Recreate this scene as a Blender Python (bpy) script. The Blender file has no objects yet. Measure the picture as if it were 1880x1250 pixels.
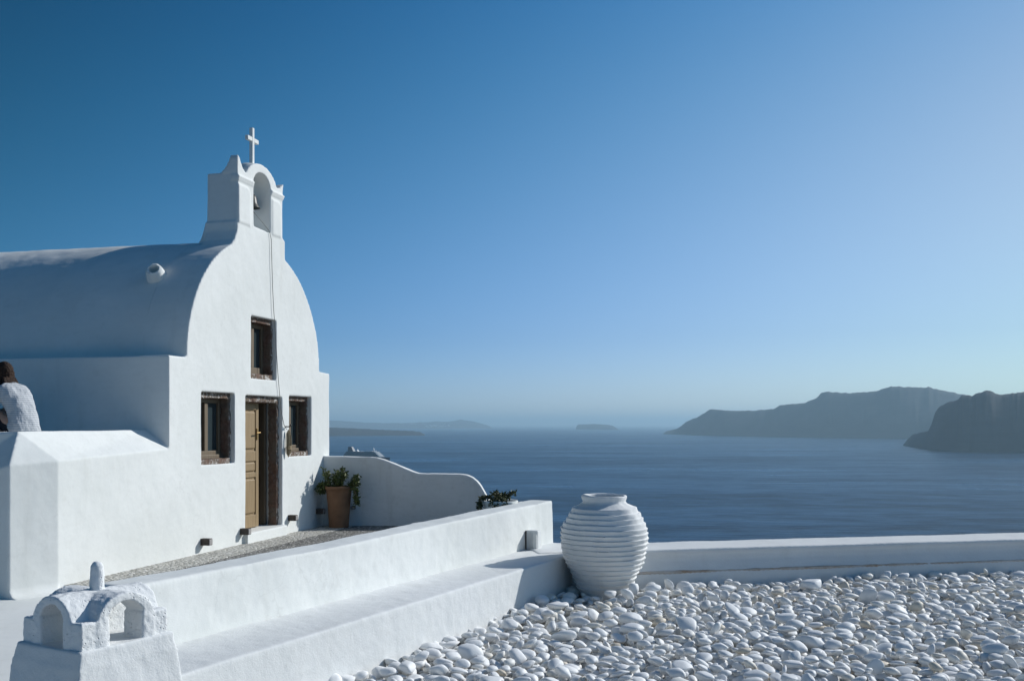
import bpy, bmesh, math, random
import numpy as np
from mathutils import Vector, Matrix, noise, Euler
random.seed(7); rng = np.random.default_rng(11)
S = bpy.context.scene; COL = S.collection
R = math.radians
# ------------------------------------------------------------------ camera maths
F_PX, CX, HY, CAMZ = 1850.0, 940.0, 778.0, 1.67      # photo pixels, 1880 wide
def onz(px, py, z):
    Y = (CAMZ - z) * F_PX / (py - HY)
    return Vector(((px - CX) / F_PX * Y, Y, z))
def aty(px, py, Y):
    return Vector(((px - CX) / F_PX * Y, Y, CAMZ + (HY - py) / F_PX * Y))
FX, FY = 0.2425, 0.9702                               # run of the church front
F0 = (-4.086, 12.0)
def F(s, d, z):                                       # s along the front, d into the church
    return Vector((F0[0] + FX*s - FY*d, F0[1] + FY*s + FX*d, z))
def fac(px, py):
    r = (px - CX) / F_PX
    s = (r*F0[1] - F0[0]) / (FX - r*FY)
    Y = F0[1] + FY*s
    return s, CAMZ + (HY - py) / F_PX * Y
SUN_AZ, SUN_EL = R(59), R(29)
SUN = Vector((math.sin(SUN_AZ)*math.cos(SUN_EL), math.cos(SUN_AZ)*math.cos(SUN_EL), math.sin(SUN_EL)))
SEA = CAMZ - 150.0
# ------------------------------------------------------------------ object helpers
def link(name, me, mat=None, parent=None):
    o = bpy.data.objects.new(name, me); COL.objects.link(o)
    if mat: me.materials.clear(); me.materials.append(mat)
    if parent: adopt(o, parent)
    return o
def adopt(o, parent):
    o.parent = parent
    o.matrix_parent_inverse = Matrix.Translation(-Vector(parent.location)) if parent.rotation_euler.z == 0 else parent_matrix(parent).inverted()
def parent_matrix(p):
    m = Matrix.Translation(p.location) @ p.rotation_euler.to_matrix().to_4x4()
    return m
def obj(name, bm, mat=None, parent=None, smooth=False):
    me = bpy.data.meshes.new(name)
    bmesh.ops.recalc_face_normals(bm, faces=bm.faces[:])
    bm.to_mesh(me); bm.free()
    if smooth: me.polygons.foreach_set('use_smooth', [True]*len(me.polygons))
    return link(name, me, mat, parent)
def tag(o, label, cat, group=None):
    o['label'] = label; o['category'] = cat
    if group: o['group'] = group
    return o
def kind(o, k): o['kind'] = k; return o
def empty(name, loc=(0, 0, 0)):
    o = bpy.data.objects.new(name, None); COL.objects.link(o); o.location = loc
    o.empty_display_size = .2
    return o
def bake(o, mods, smooth=True):
    for t, kw in mods:
        m = o.modifiers.new(t, t)
        for k, v in kw.items(): setattr(m, k, v)
    dg = bpy.context.evaluated_depsgraph_get(); dg.update()
    me = bpy.data.meshes.new_from_object(o.evaluated_get(dg))
    mats = list(o.data.materials); old = o.data
    o.modifiers.clear(); o.data = me; me.name = o.name
    me.materials.clear()
    for m in mats: me.materials.append(m)
    bpy.data.meshes.remove(old)
    if smooth: me.polygons.foreach_set('use_smooth', [True]*len(me.polygons))
    return o
def cut(o, *cutters):
    bake(o, [('BOOLEAN', dict(operation='DIFFERENCE', solver='EXACT', object=c)) for c in cutters], False)
    for c in cutters:
        me = c.data; bpy.data.objects.remove(c); bpy.data.meshes.remove(me)
    return o
_tex = {}
def tex(size, depth=2):
    if (size, depth) not in _tex:
        t = bpy.data.textures.new('plaster_noise', 'CLOUDS'); t.noise_scale = size; t.noise_depth = depth
        _tex[(size, depth)] = t
    return _tex[(size, depth)]
def disp(size, strength, depth=2):
    return ('DISPLACE', dict(texture=tex(size, depth), strength=strength, mid_level=.5, texture_coords='LOCAL'))
def plaster(o, voxel, smooth=2, d=((.6, .012), (.12, .006))):
    return bake(o, [('REMESH', dict(mode='VOXEL', voxel_size=voxel)),
                    ('SMOOTH', dict(factor=.5, iterations=smooth))] + [disp(a, b) for a, b in d])
def rebase(o):                                        # origin to the thing's base
    me = o.data; n = len(me.vertices); a = np.empty(n*3, np.float32); me.vertices.foreach_get('co', a)
    a = a.reshape(-1, 3); lo, hi = a.min(0), a.max(0)
    b = np.array([(lo[0]+hi[0])/2, (lo[1]+hi[1])/2, lo[2]], np.float32)
    me.vertices.foreach_set('co', (a-b).ravel()); me.update(); o.location = Vector(b.tolist()); return o
def add_prism(bm, pts, off):
    off = Vector(off); a = [bm.verts.new(Vector(p)) for p in pts]; b = [bm.verts.new(Vector(p)+off) for p in pts]
    n = len(a)
    bm.faces.new(a); bm.faces.new(b[::-1])
    for i in range(n): bm.faces.new((a[i], a[(i+1) % n], b[(i+1) % n], b[i]))
def add_hull8(bm, bot, top):
    a = [bm.verts.new(Vector(p)) for p in bot]; b = [bm.verts.new(Vector(p)) for p in top]
    n = len(a); bm.faces.new(a); bm.faces.new(b[::-1])
    for i in range(n): bm.faces.new((a[i], a[(i+1) % n], b[(i+1) % n], b[i]))
def add_box(bm, c, d, rz=0, bev=0):
    m = Matrix.Translation(Vector(c)) @ Matrix.Rotation(rz, 4, 'Z') @ Matrix.Diagonal((d[0], d[1], d[2], 1))
    r = bmesh.ops.create_cube(bm, size=1, matrix=m)
    if bev:
        es = list({e for v in r['verts'] for e in v.link_edges})
        bmesh.ops.bevel(bm, geom=es, offset=bev, segments=2, affect='EDGES', profile=.5)
FRZ = math.atan2(FY, FX)                              # rotation of a box whose x runs along the church front
def fbox(bm, s0, s1, d0, d1, z0, z1, bev=0):
    add_box(bm, F((s0+s1)/2, (d0+d1)/2, (z0+z1)/2), (s1-s0, d1-d0, z1-z0), FRZ, bev)
def add_lathe(bm, prof, seg=48, c=(0, 0, 0), cap=True):
    rings = []
    for r, z in prof:
        rings.append([bm.verts.new((c[0]+r*math.cos(2*math.pi*i/seg), c[1]+r*math.sin(2*math.pi*i/seg), c[2]+z)) for i in range(seg)])
    for a, b in zip(rings, rings[1:]):
        for i in range(seg): bm.faces.new((a[i], a[(i+1) % seg], b[(i+1) % seg], b[i]))
    if cap: bm.faces.new(rings[0][::-1]); bm.faces.new(rings[-1])
def add_tube(bm, pts, rad, seg=8):
    pts = [Vector(p) for p in pts]; rings = []
    for i, p in enumerate(pts):
        t = (pts[min(i+1, len(pts)-1)] - pts[max(i-1, 0)]).normalized()
        u = t.cross(Vector((0, 0, 1)) if abs(t.z) < .9 else Vector((1, 0, 0))).normalized(); v = t.cross(u)
        r = rad[i] if isinstance(rad, (list, tuple)) else rad
        rings.append([bm.verts.new(p + (u*math.cos(2*math.pi*k/seg) + v*math.sin(2*math.pi*k/seg))*r) for k in range(seg)])
    for a, b in zip(rings, rings[1:]):
        for i in range(seg): bm.faces.new((a[i], a[(i+1) % seg], b[(i+1) % seg], b[i]))
    bm.faces.new(rings[0][::-1]); bm.faces.new(rings[-1])
def add_ball(bm, c, r, sub=3, m=None):
    M = Matrix.Translation(Vector(c)) @ (m or Matrix()) @ Matrix.Diagonal((*(r if isinstance(r, (tuple, list)) else (r, r, r)), 1))
    bmesh.ops.create_icosphere(bm, subdivisions=sub, radius=1, matrix=M)
# ------------------------------------------------------------------ materials
class NT:
    def __init__(s, name):
        s.m = bpy.data.materials.new(name); s.m.use_nodes = True; s.t = s.m.node_tree; s.n = s.t.nodes
        s.b = s.n['Principled BSDF']; s.out = s.n['Material Output']
        s.co = s.n.new('ShaderNodeTexCoord'); s.geo = s.n.new('ShaderNodeNewGeometry')
    def L(s, a, b): s.t.links.new(a, b)
    def noise(s, scale, detail=4, rough=.55, vec=None, stretch=None):
        n = s.n.new('ShaderNodeTexNoise'); n.inputs['Scale'].default_value = scale
        n.inputs['Detail'].default_value = detail; n.inputs['Roughness'].default_value = rough
        v = vec or s.geo.outputs['Position']
        if stretch:
            mp = s.n.new('ShaderNodeMapping'); mp.inputs['Scale'].default_value = stretch[:3]
            if len(stretch) > 3: mp.inputs['Rotation'].default_value = (0, 0, stretch[3])
            s.L(v, mp.inputs['Vector']); v = mp.outputs['Vector']
        s.L(v, n.inputs['Vector']); return n.outputs['Fac']
    def ramp(s, fac, stops):
        r = s.n.new('ShaderNodeValToRGB'); e = r.color_ramp.elements
        while len(e) < len(stops): e.new(.5)
        for el, (p, c) in zip(e, stops):
            el.position = p; el.color = (*c, 1) if isinstance(c, tuple) else (c, c, c, 1)
        s.L(fac, r.inputs['Fac']); return r.outputs['Color']
    def mix(s, fac, a, b, typ='MIX'):
        m = s.n.new('ShaderNodeMix'); m.data_type = 'RGBA'; m.blend_type = typ
        for sock, v in ((m.inputs[0], fac), (m.inputs[6], a), (m.inputs[7], b)):
            if hasattr(v, 'is_output'): s.L(v, sock)
            else: sock.default_value = v if not isinstance(v, tuple) else (*v, 1)
        return m.outputs[2]
    def math(s, op, a, b=0.0, c=None):
        m = s.n.new('ShaderNodeMath'); m.operation = op
        for i, v in enumerate((a, b) if c is None else (a, b, c)):
            if hasattr(v, 'is_output'): s.L(v, m.inputs[i])
            else: m.inputs[i].default_value = v
        return m.outputs[0]
    def bump(s, h, strength=.3, dist=.01, prev=None):
        b = s.n.new('ShaderNodeBump'); b.inputs['Strength'].default_value = strength; b.inputs['Distance'].default_value = dist
        s.L(h, b.inputs['Height'])
        if prev: s.L(prev, b.inputs['Normal'])
        return b.outputs['Normal']
    def done(s, col=None, rough=.8, nrm=None, spec=None, **kw):
        if col is not None:
            if hasattr(col, 'is_output'): s.L(col, s.b.inputs['Base Color'])
            else: s.b.inputs['Base Color'].default_value = (*col, 1)
        if hasattr(rough, 'is_output'): s.L(rough, s.b.inputs['Roughness'])
        else: s.b.inputs['Roughness'].default_value = rough
        if nrm: s.L(nrm, s.b.inputs['Normal'])
        if spec is not None: s.b.inputs['Specular IOR Level'].default_value = spec
        for k, v in kw.items(): s.b.inputs[k].default_value = v
        return s.m
def m_plaster(name, base, rough_scale=120, bump_amt=.25, dirt=.25, pit=0.0):
    t = NT(name)
    a = t.noise(.8, 5, .6); b = t.noise(7, 5, .65); streak = t.noise(3.0, 4, .6, stretch=(1, 1, .14)); brush = t.noise(11, 3, .6, stretch=(.5, .5, 1.6))
    tint = lambda *k: tuple(x*y for x, y in zip(base, k))
    col = t.mix(t.ramp(a, [(.35, 0.0), (.65, 1.0)]), tint(.91, .915, .91), base)
    col = t.mix(t.math('MULTIPLY', t.ramp(brush, [(.45, 0.0), (.72, 1.0)]), .35*dirt+.05), col, tint(.84, .85, .85))
    col = t.mix(t.math('MULTIPLY', t.ramp(b, [(.56, 0.0), (.78, 1.0)]), dirt), col, tint(.80, .79, .77))
    col = t.mix(t.math('MULTIPLY', t.ramp(streak, [(.58, 0.0), (.80, 1.0)]), dirt), col, tint(.74, .73, .70))
    spot = t.math('MULTIPLY', t.ramp(t.noise(26, 3, .7), [(.70, 0.0), (.76, 1.0)]), t.ramp(t.noise(1.3, 3, .5), [(.50, 0.0), (.62, 1.0)]))
    col = t.mix(t.math('MULTIPLY', spot, dirt*1.1), col, tint(.50, .50, .48))
    vor = t.n.new('ShaderNodeTexVoronoi'); vor.feature = 'DISTANCE_TO_EDGE'; vor.inputs['Scale'].default_value = 1.1
    wp = t.n.new('ShaderNodeVectorMath'); wp.operation = 'ADD'; nz = t.n.new('ShaderNodeTexNoise'); nz.inputs['Scale'].default_value = 3.5; nz.inputs['Detail'].default_value = 5
    sc = t.n.new('ShaderNodeVectorMath'); sc.operation = 'SCALE'; sc.inputs['Scale'].default_value = .7
    t.L(t.geo.outputs['Position'], nz.inputs['Vector']); t.L(nz.outputs['Color'], sc.inputs[0]); t.L(sc.outputs[0], wp.inputs[0]); t.L(t.geo.outputs['Position'], wp.inputs[1]); t.L(wp.outputs[0], vor.inputs['Vector'])
    crack = t.math('MULTIPLY', t.ramp(vor.outputs['Distance'], [(.002, 1.0), (.007, 0.0)]), t.ramp(t.noise(.9, 3, .5), [(.52, 0.0), (.62, 1.0)]))
    col = t.mix(t.math('MULTIPLY', crack, .22), col, tint(.6, .59, .57))
    fine = t.noise(rough_scale, 4, .6); mid = t.noise(14, 4, .6)
    n = t.bump(mid, bump_amt*.6, .02); n = t.bump(fine, bump_amt, .006, n)
    if pit:
        vor = t.n.new('ShaderNodeTexVoronoi'); vor.inputs['Scale'].default_value = 60; t.L(t.geo.outputs['Position'], vor.inputs['Vector'])
        pits = t.ramp(vor.outputs['Distance'], [(.1, 0.0), (.3, 1.0)])
        msk = t.ramp(t.noise(9, 3), [(.48, 0.0), (.6, 1.0)])
        n = t.bump(t.mix(msk, (1, 1, 1), pits), pit, .012, n)
    return t.done(col, .85, n, .25)
WHITE = (.805, .815, .79)
M_WALL = m_plaster('whitewash', WHITE, 120, .16, .40)
M_ROUGH = m_plaster('rough_whitewash', (.79, .80, .80), 70, .5, .2, .6)
M_BENCH = m_plaster('bench_whitewash', (.765, .775, .77), 90, .35, .35)
M_OLD = m_plaster('weathered_whitewash', (.74, .745, .735), 90, .3, .7)
M_JAR = m_plaster('jar_whitewash', (.80, .80, .79), 60, .3, .5)
def m_simple(name, a, b, scale=20, rough=.6, bump=.15, dist=.004, spec=.4, **kw):
    t = NT(name); v = kw.pop('vec', None); st = kw.pop('stretch', None)
    n = t.noise(scale, 5, .6, t.co.outputs['Object'] if v == 'object' else None, st)
    return t.done(t.mix(t.ramp(n, [(.3, 0.0), (.7, 1.0)]), a, b), rough, t.bump(n, bump, dist), spec, **kw)
def m_stone_frame():
    t = NT('flaking_brown_stone')
    n = t.noise(24, 6, .7); big = t.noise(5, 4, .6); flake = t.noise(17, 5, .75)
    col = t.mix(t.ramp(n, [(.3, 0.0), (.7, 1.0)]), (.11, .065, .048), (.22, .145, .112))
    col = t.mix(t.ramp(big, [(.4, 0.0), (.6, 1.0)]), col, (.17, .135, .105))
    dt = t.n.new('ShaderNodeVectorMath'); dt.operation = 'DOT_PRODUCT'; t.L(t.geo.outputs['True Normal'], dt.inputs[0]); dt.inputs[1].default_value = (FY, -FX, 0)
    front = t.ramp(dt.outputs['Value'], [(.55, 0.0), (.8, 1.0)])     # old whitewash clings to the street face only
    pk = t.math('MULTIPLY', t.math('MULTIPLY', t.ramp(flake, [(.50, 0.0), (.60, .8)]), t.ramp(big, [(.40, 0.0), (.52, 1.0)])), front)
    col = t.mix(pk, col, (.66, .63, .60))
    nn = t.bump(n, .6, .015); nn = t.bump(pk, .6, .008, nn)
    return t.done(col, .9, nn, .2)
M_STONE = m_stone_frame()
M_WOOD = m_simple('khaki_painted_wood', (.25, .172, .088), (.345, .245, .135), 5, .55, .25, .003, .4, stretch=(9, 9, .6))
M_DARKWOOD = m_simple('brown_and_shaded_wood', (.13, .095, .06), (.19, .145, .095), 5, .6, .25, .003, .4, stretch=(9, 9, .6))  # brown of the casements, also the shade put into the open door leaf
M_GLASS = NT('dark_window_glass').done((.035, .05, .055), .06, None, .6)
M_CURTAIN = m_simple('pale_curtain', (.30, .36, .35), (.42, .47, .46), 8, .9, .4, .01, .1, stretch=(6, 6, .2))
M_BRASS = NT('aged_brass').done((.35, .24, .11), .4, None, .5, Metallic=.9)
M_IRON = m_simple('dark_iron', (.03, .025, .022), (.07, .055, .045), 40, .55, .2, .003, .5)
M_LAMP = m_simple('rusty_lamp_box', (.035, .028, .025), (.075, .058, .048), 40, .6, .2, .003, .4)
M_LENS = NT('lamp_lens').done((.35, .33, .32), .35)
M_BELL = m_simple('bell_bronze', (.03, .034, .03), (.06, .062, .05), 20, .45, .1, .003, .5)
M_ROPE = m_simple('grey_cord', (.22, .21, .20), (.34, .33, .31), 200, .9, .3, .002, .1)
M_TWINE = m_simple('coiled_twine', (.25, .19, .12), (.42, .34, .22), 120, .9, .5, .004, .1)
M_TERRA = m_simple('terracotta', (.17, .09, .05), (.24, .13, .072), 7, .8, .15, .004, .25)
M_SOIL = m_simple('potting_soil', (.03, .022, .015), (.07, .05, .035), 60, .95, .6, .01, .1)
def m_leaf(name, a, b, c):
    t = NT(name); rnd = t.geo.outputs['Random Per Island']
    return t.done(t.ramp(rnd, [(0, a), (.55, b), (1, c)]), .5, None, .4)
M_LEAF = m_leaf('leaf_green', (.035, .06, .018), (.085, .115, .03), (.18, .19, .06))
M_LEAF2 = m_leaf('trailing_leaf', (.04, .055, .02), (.09, .10, .035), (.24, .22, .11))
M_STEM = m_simple('plant_stem', (.07, .06, .03), (.13, .11, .06), 40, .8)
def m_mosaic(name, cols, scale, mortar, st=(1, 1, 1)):
    t = NT(name)
    mp = t.n.new('ShaderNodeMapping'); mp.inputs['Scale'].default_value = st; mp.inputs['Rotation'].default_value = (0, 0, .9)
    t.L(t.geo.outputs['Position'], mp.inputs['Vector'])
    v = t.n.new('ShaderNodeTexVoronoi'); v.inputs['Scale'].default_value = scale; v.inputs['Randomness'].default_value = .75
    e = t.n.new('ShaderNodeTexVoronoi'); e.feature = 'DISTANCE_TO_EDGE'; e.inputs['Scale'].default_value = scale; e.inputs['Randomness'].default_value = .75
    t.L(mp.outputs['Vector'], v.inputs['Vector']); t.L(mp.outputs['Vector'], e.inputs['Vector'])
    sep = t.n.new('ShaderNodeSeparateColor'); t.L(v.outputs['Color'], sep.inputs['Color'])
    stone = t.ramp(sep.outputs['Red'], [(0, cols[0]), (.5, cols[1]), (1, cols[2])])
    k = t.ramp(e.outputs['Distance'], [(.02, 0.0), (.09, 1.0)])
    dome = t.ramp(e.outputs['Distance'], [(0, 0.0), (.35, 1.0)])
    return t.done(t.mix(k, mortar, stone), .75, t.bump(dome, 1.0, .02), .3)
M_MOSAIC = m_mosaic('grey_pebble_mosaic', ((.13, .13, .12), (.30, .29, .27), (.52, .51, .48)), 24, (.09, .085, .075))
M_MOSAICL = m_mosaic('white_pebble_mosaic', ((.50, .48, .43), (.68, .66, .60), (.80, .78, .73)), 15, (.17, .155, .13), (1, 2.0, 1))
def m_pebble():
    t = NT('white_pebble'); r = t.geo.outputs['Random Per Island']
    col = t.ramp(r, [(0, (.70, .705, .70)), (.3, (.79, .795, .79)), (.75, (.845, .845, .835)), (.92, (.81, .79, .73)), (1, (.70, .61, .48))])
    n = t.noise(60, 5, .6); b = t.noise(14, 4, .6)
    col = t.mix(t.math('MULTIPLY', t.ramp(b, [(.55, 0.0), (.75, 1.0)]), .35), col, (.66, .65, .62))
    return t.done(col, .6, t.bump(n, .25, .004), .35)
M_PEBBLE = m_pebble()
M_BED = m_simple('gravel_bed', (.26, .25, .23), (.46, .45, .42), 30, .95, .8, .03, .1)
M_ROCK = m_simple('volcanic_rock', (.05, .042, .036), (.16, .12, .095), .05, .95, .5, 1.0, .1)
def m_hill():
    t = NT('volcanic_hillside'); a = t.noise(.0035, 8, .65); st = t.noise(.004, 6, .6, stretch=(1, 1, 14))
    col = t.mix(t.ramp(a, [(.35, 0.0), (.7, 1.0)]), (.028, .030, .036), (.055, .056, .062))
    col = t.mix(t.ramp(st, [(.45, 0.0), (.7, 1.0)]), col, (.035, .033, .036))
    return t.done(col, .95, t.bump(a, .4, 25), .1)
M_HILL = m_hill()
M_TOWN = NT('far_whitewash').done((.8, .8, .78), .9)
def m_sea():
    t = NT('sea_water')
    swell = t.noise(.035, 6, .62, stretch=(.6, 1.6, 1, .5)); chop = t.noise(.35, 5, .65, stretch=(.6, 1.4, 1, .3))
    patch = t.noise(.0011, 5, .6, stretch=(.45, 1.5, 1, .25)); patch2 = t.noise(.005, 5, .65, stretch=(.4, 1.3, 1, .2)); rip = t.noise(.022, 5, .7, stretch=(.5, .8, 1, .15))
    k = t.ramp(patch, [(.40, 0.0), (.60, 1.0)]); k2 = t.ramp(patch2, [(.41, 0.0), (.60, 1.0)]); k3 = t.ramp(rip, [(.40, 0.0), (.60, 1.0)])
    kk = t.math('ADD', t.math('ADD', t.math('MULTIPLY', k, .36), t.math('MULTIPLY', k2, .30)), t.math('MULTIPLY', k3, .34))
    col = t.mix(kk, (.0, .004, .018), (.011, .066, .152))  # light and dark of waves and wind streaks put into the water colour
    foam = t.math('MULTIPLY', t.ramp(t.noise(.03, 3, .5, stretch=(.3, 1.2, 1, .2)), [(.80, 0.0), (.82, 1.0)]), .6)
    col = t.mix(foam, col, (.6, .65, .68))
    rough = t.ramp(kk, [(0, .36), (1, .26)])
    n = t.bump(rip, .5, 6.0); n = t.bump(swell, .6, 3.0, n); n = t.bump(chop, .5, .35, n)
    return t.done(col, rough, n, .085, IOR=1.33)
M_SEA = m_sea()
M_HULL = m_simple('ship_white_paint', (.70, .72, .73), (.80, .81, .81), .05, .5, 0, .01)
M_SHIPGLASS = NT('ship_windows_and_shade').done((.03, .04, .05), .2)
M_SHIPBLUE = NT('ship_navy_and_shade').done((.03, .05, .09), .4)  # funnel navy; on the hull it stands for shade
M_SKIN = m_simple('skin', (.42, .24, .17), (.52, .31, .22), 25, .55, .05, .002)
M_HAIR = m_simple('brown_hair', (.012, .008, .006), (.05, .026, .016), 60, .8, .8, .006, .25, stretch=(1, 1, .08))
M_BLACK = m_simple('black_cloth', (.008, .008, .010), (.018, .018, .02), 80, .85, .3, .003, .2)
M_DENIM = m_simple('dark_trousers', (.012, .013, .018), (.025, .027, .035), 90, .9, .3, .002, .2)
def m_shirt():
    t = NT('striped_jersey')
    w = t.n.new('ShaderNodeTexWave'); w.wave_type = 'BANDS'; w.bands_direction = 'Z'; w.inputs['Scale'].default_value = 26
    w.inputs['Distortion'].default_value = 1.6; w.inputs['Detail Scale'].default_value = .8
    t.L(t.geo.outputs['Position'], w.inputs['Vector'])
    w.inputs['Scale'].default_value = 13
    col = t.ramp(w.outputs['Fac'], [(.10, (.36, .38, .41)), (.40, (.54, .56, .58))])
    n = t.noise(9, 4, .6)
    return t.done(col, .9, t.bump(n, .7, .04), .15)
M_SHIRT = m_shirt()

# ------------------------------------------------------------------ light, air, camera
w = bpy.data.worlds.new('World'); S.world = w; w.use_nodes = True
wn = w.node_tree.nodes; wl = w.node_tree.links
bg = wn['Background']
sky = wn.new('ShaderNodeTexSky'); sky.sky_type = 'NISHITA'; sky.sun_disc = False
sky.sun_elevation = SUN_EL; sky.sun_rotation = SUN_AZ
sky.altitude = 100; sky.air_density = 1.0; sky.dust_density = 0; sky.ozone_density = 2.0
# polarised, deeper blue away from the sun and overhead: a factor on the sky by angle to the sun (u) and height (z)
tc = wn.new('ShaderNodeTexCoord')
def wv(op, a, b):
    m = wn.new('ShaderNodeVectorMath'); m.operation = op
    for q, v_ in enumerate((a, b)):
        if hasattr(v_, 'is_output'): wl.new(v_, m.inputs[q])
        else: m.inputs[q].default_value = v_
    return m.outputs['Value'] if op == 'DOT_PRODUCT' else m.outputs['Vector']
def wm(op, a, b=0.0):
    m = wn.new('ShaderNodeMath'); m.operation = op
    for q, v_ in enumerate((a, b)):
        if hasattr(v_, 'is_output'): wl.new(v_, m.inputs[q])
        else: m.inputs[q].default_value = v_
    return m.outputs[0]
nd = wv('NORMALIZE', tc.outputs['Generated'], (0, 0, 0))
u_ = wm('MINIMUM', wm('MAXIMUM', wv('DOT_PRODUCT', nd, (.8273, .3512, .4384)), .0), .88)
z_ = wm('MINIMUM', wm('MAXIMUM', wv('DOT_PRODUCT', nd, (0, 0, 1)), 0.0), .42)
CF = [[-0.893, 2.271, -1.878, -1.768, -16.726, 12.639], [-0.212, 0.959, -0.668, 0.551, -6.511, 4.079], [0.543, 1.009, -1.53, -2.453, -0.992, 4.524]]
terms = [None, u_, wm('MULTIPLY', u_, u_), z_, wm('MULTIPLY', z_, z_), wm('MULTIPLY', u_, z_)]
low_ = wm('MAXIMUM', wm('SUBTRACT', 1.0, wm('DIVIDE', z_, .085)), 0.0)   # paler air just above the sea
cmb = wn.new('ShaderNodeCombineXYZ')
for q in range(3):
    acc = CF[q][0]
    for tm, cf in zip(terms[1:], CF[q][1:]): acc = wm('ADD', wm('MULTIPLY', tm, cf), acc)
    acc = wm('ADD', acc, wm('MULTIPLY', low_, (.34, .24, .12)[q]))
    wl.new(wm('EXPONENT', acc), cmb.inputs[q])
skyc = wv('MULTIPLY', sky.outputs['Color'], cmb.outputs['Vector'])
wl.new(skyc, bg.inputs['Color']); bg.inputs['Strength'].default_value = .055
sun = bpy.data.lights.new('sun', 'SUN'); sun.energy = 3.95; sun.angle = R(.53); sun.color = (1.0, .99, .955)
so = bpy.data.objects.new('sun', sun); COL.objects.link(so)
so.rotation_euler = (-SUN).to_track_quat('-Z', 'Y').to_euler(); so.location = (20, 10, 30)
cam = bpy.data.cameras.new('camera'); co = bpy.data.objects.new('camera', cam); COL.objects.link(co)
co.location = (0, 0, CAMZ); co.rotation_euler = (R(90), 0, 0)
cam.sensor_width = 36; cam.lens = F_PX/1880*36; cam.shift_y = (HY-625)/1880
cam.clip_start = .1; cam.clip_end = 500000
S.camera = co
S.view_settings.view_transform = 'Standard'; S.view_settings.look = 'None'; S.view_settings.exposure = 0; S.view_settings.gamma = 1
cy = S.cycles
cy.max_bounces = 8; cy.diffuse_bounces = 4; cy.glossy_bounces = 3; cy.volume_bounces = 0; cy.transparent_max_bounces = 8
cy.use_denoising = True
cy.caustics_reflective = False; cy.caustics_refractive = False

# ------------------------------------------------------------------ sea, islands, haze
HB = 160000.0
bm = bmesh.new()
ringr = [0, 400, 1200, 3000, 8000, 20000, 50000, 150000]
prev = None; seg = 96
for r in ringr[1:]:
    ring = [bm.verts.new((r*math.cos(2*math.pi*i/seg), r*math.sin(2*math.pi*i/seg), SEA)) for i in range(seg)]
    if prev is None: bm.faces.new(ring)
    else:
        for i in range(seg): bm.faces.new((prev[i], prev[(i+1) % seg], ring[(i+1) % seg], ring[i]))
    prev = ring
kind(obj('sea', bm, M_SEA), 'structure')
bm = bmesh.new(); add_box(bm, (0, 0, (SEA-1+450)/2), (2*HB, 2*HB, 450-SEA+1))
hz = obj('haze', bm); kind(hz, 'stuff')
hm = bpy.data.materials.new('haze'); hm.use_nodes = True; nn = hm.node_tree.nodes
nn.remove(nn['Principled BSDF']); pv = nn.new('ShaderNodeVolumePrincipled')
pv.inputs['Color'].default_value = (.55, .815, 1.0, 1); pv.inputs['Density'].default_value = 4.4e-5; pv.inputs['Anisotropy'].default_value = .25
hm.node_tree.links.new(pv.outputs['Volume'], nn['Material Output'].inputs['Volume'])
hz.data.materials.append(hm)

def interp(pts, x):
    if x <= pts[0][0]: return pts[0][1]
    for (x0, y0), (x1, y1) in zip(pts, pts[1:]):
        if x <= x1: return y0 + (y1-y0)*(x-x0)/(x1-x0)
    return pts[-1][1]
def island(name, top, water, depth, jag, step, f=.7, towns=()):
    x0, x1 = top[0][0], top[-1][0]; n = int((x1-x0)/step)+1
    bm = bmesh.new(); rows = 15; grid = []
    for i in range(n):
        px = x0 + (x1-x0)*i/(n-1); wy = interp(water, px); ty = interp(top, px)
        b = onz(px, wy, SEA); end = min(1, min(i, n-1-i)/4)
        rel = jag*(noise.fractal(Vector((px*.09, depth*.001, 3)), .6, 2, 5))*end
        yt = b.y + depth*(.75+.25*min(1, (wy-ty)/18))
        tp = aty(px, ty, yt); tp.z += rel
        colm = []
        for j in range(rows):
            t = j/(rows-1)
            if t <= .6:
                u = t/.6; Y = b.y + (yt-b.y)*u; h = SEA - 4 + (tp.z-SEA+4)*(u**f)
                g = noise.fractal(Vector((px*.06, u*2.2, depth*.01)), .7, 2, 5)
                Y += g*depth*.05*math.sin(math.pi*u); h += g*(tp.z-SEA)*.025*math.sin(math.pi*u)
            else:
                u = (t-.6)/.4; Y = yt + depth*1.2*u; h = tp.z + (SEA-4-tp.z)*u
            colm.append(bm.verts.new(((px-CX)/F_PX*Y, Y, h)))
        grid.append(colm)
    for a, b in zip(grid, grid[1:]):
        for j in range(rows-1): bm.faces.new((a[j], b[j], b[j+1], a[j+1]))
    for colm in (grid[0], grid[-1]): bm.faces.new(colm)
    return kind(obj(name, bm, M_HILL, None, True), 'structure')
island('hills', [(1217, 796), (1222, 792), (1231, 789), (1243, 786), (1252, 780), (1260, 773), (1280, 765), (1303, 749.5), (1318, 750), (1337, 752), (1377, 752), (1400, 750.5), (1421, 749), (1431, 741.5), (1455, 739.5), (1478, 737), (1500, 727), (1508, 719), (1518, 715.5), (1532, 716.5), (1547, 718.7), (1591, 717), (1614, 713.6), (1622, 710), (1636, 706), (1677, 707.5), (1706, 708), (1735, 714.4), (1764, 720.5), (1800, 726), (1860, 735), (1930, 745), (2040, 770)],
       [(1217, 797), (1330, 800.5), (1480, 803), (1660, 805.5), (2040, 808)], 900, 9, 3.2, .75)
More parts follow.
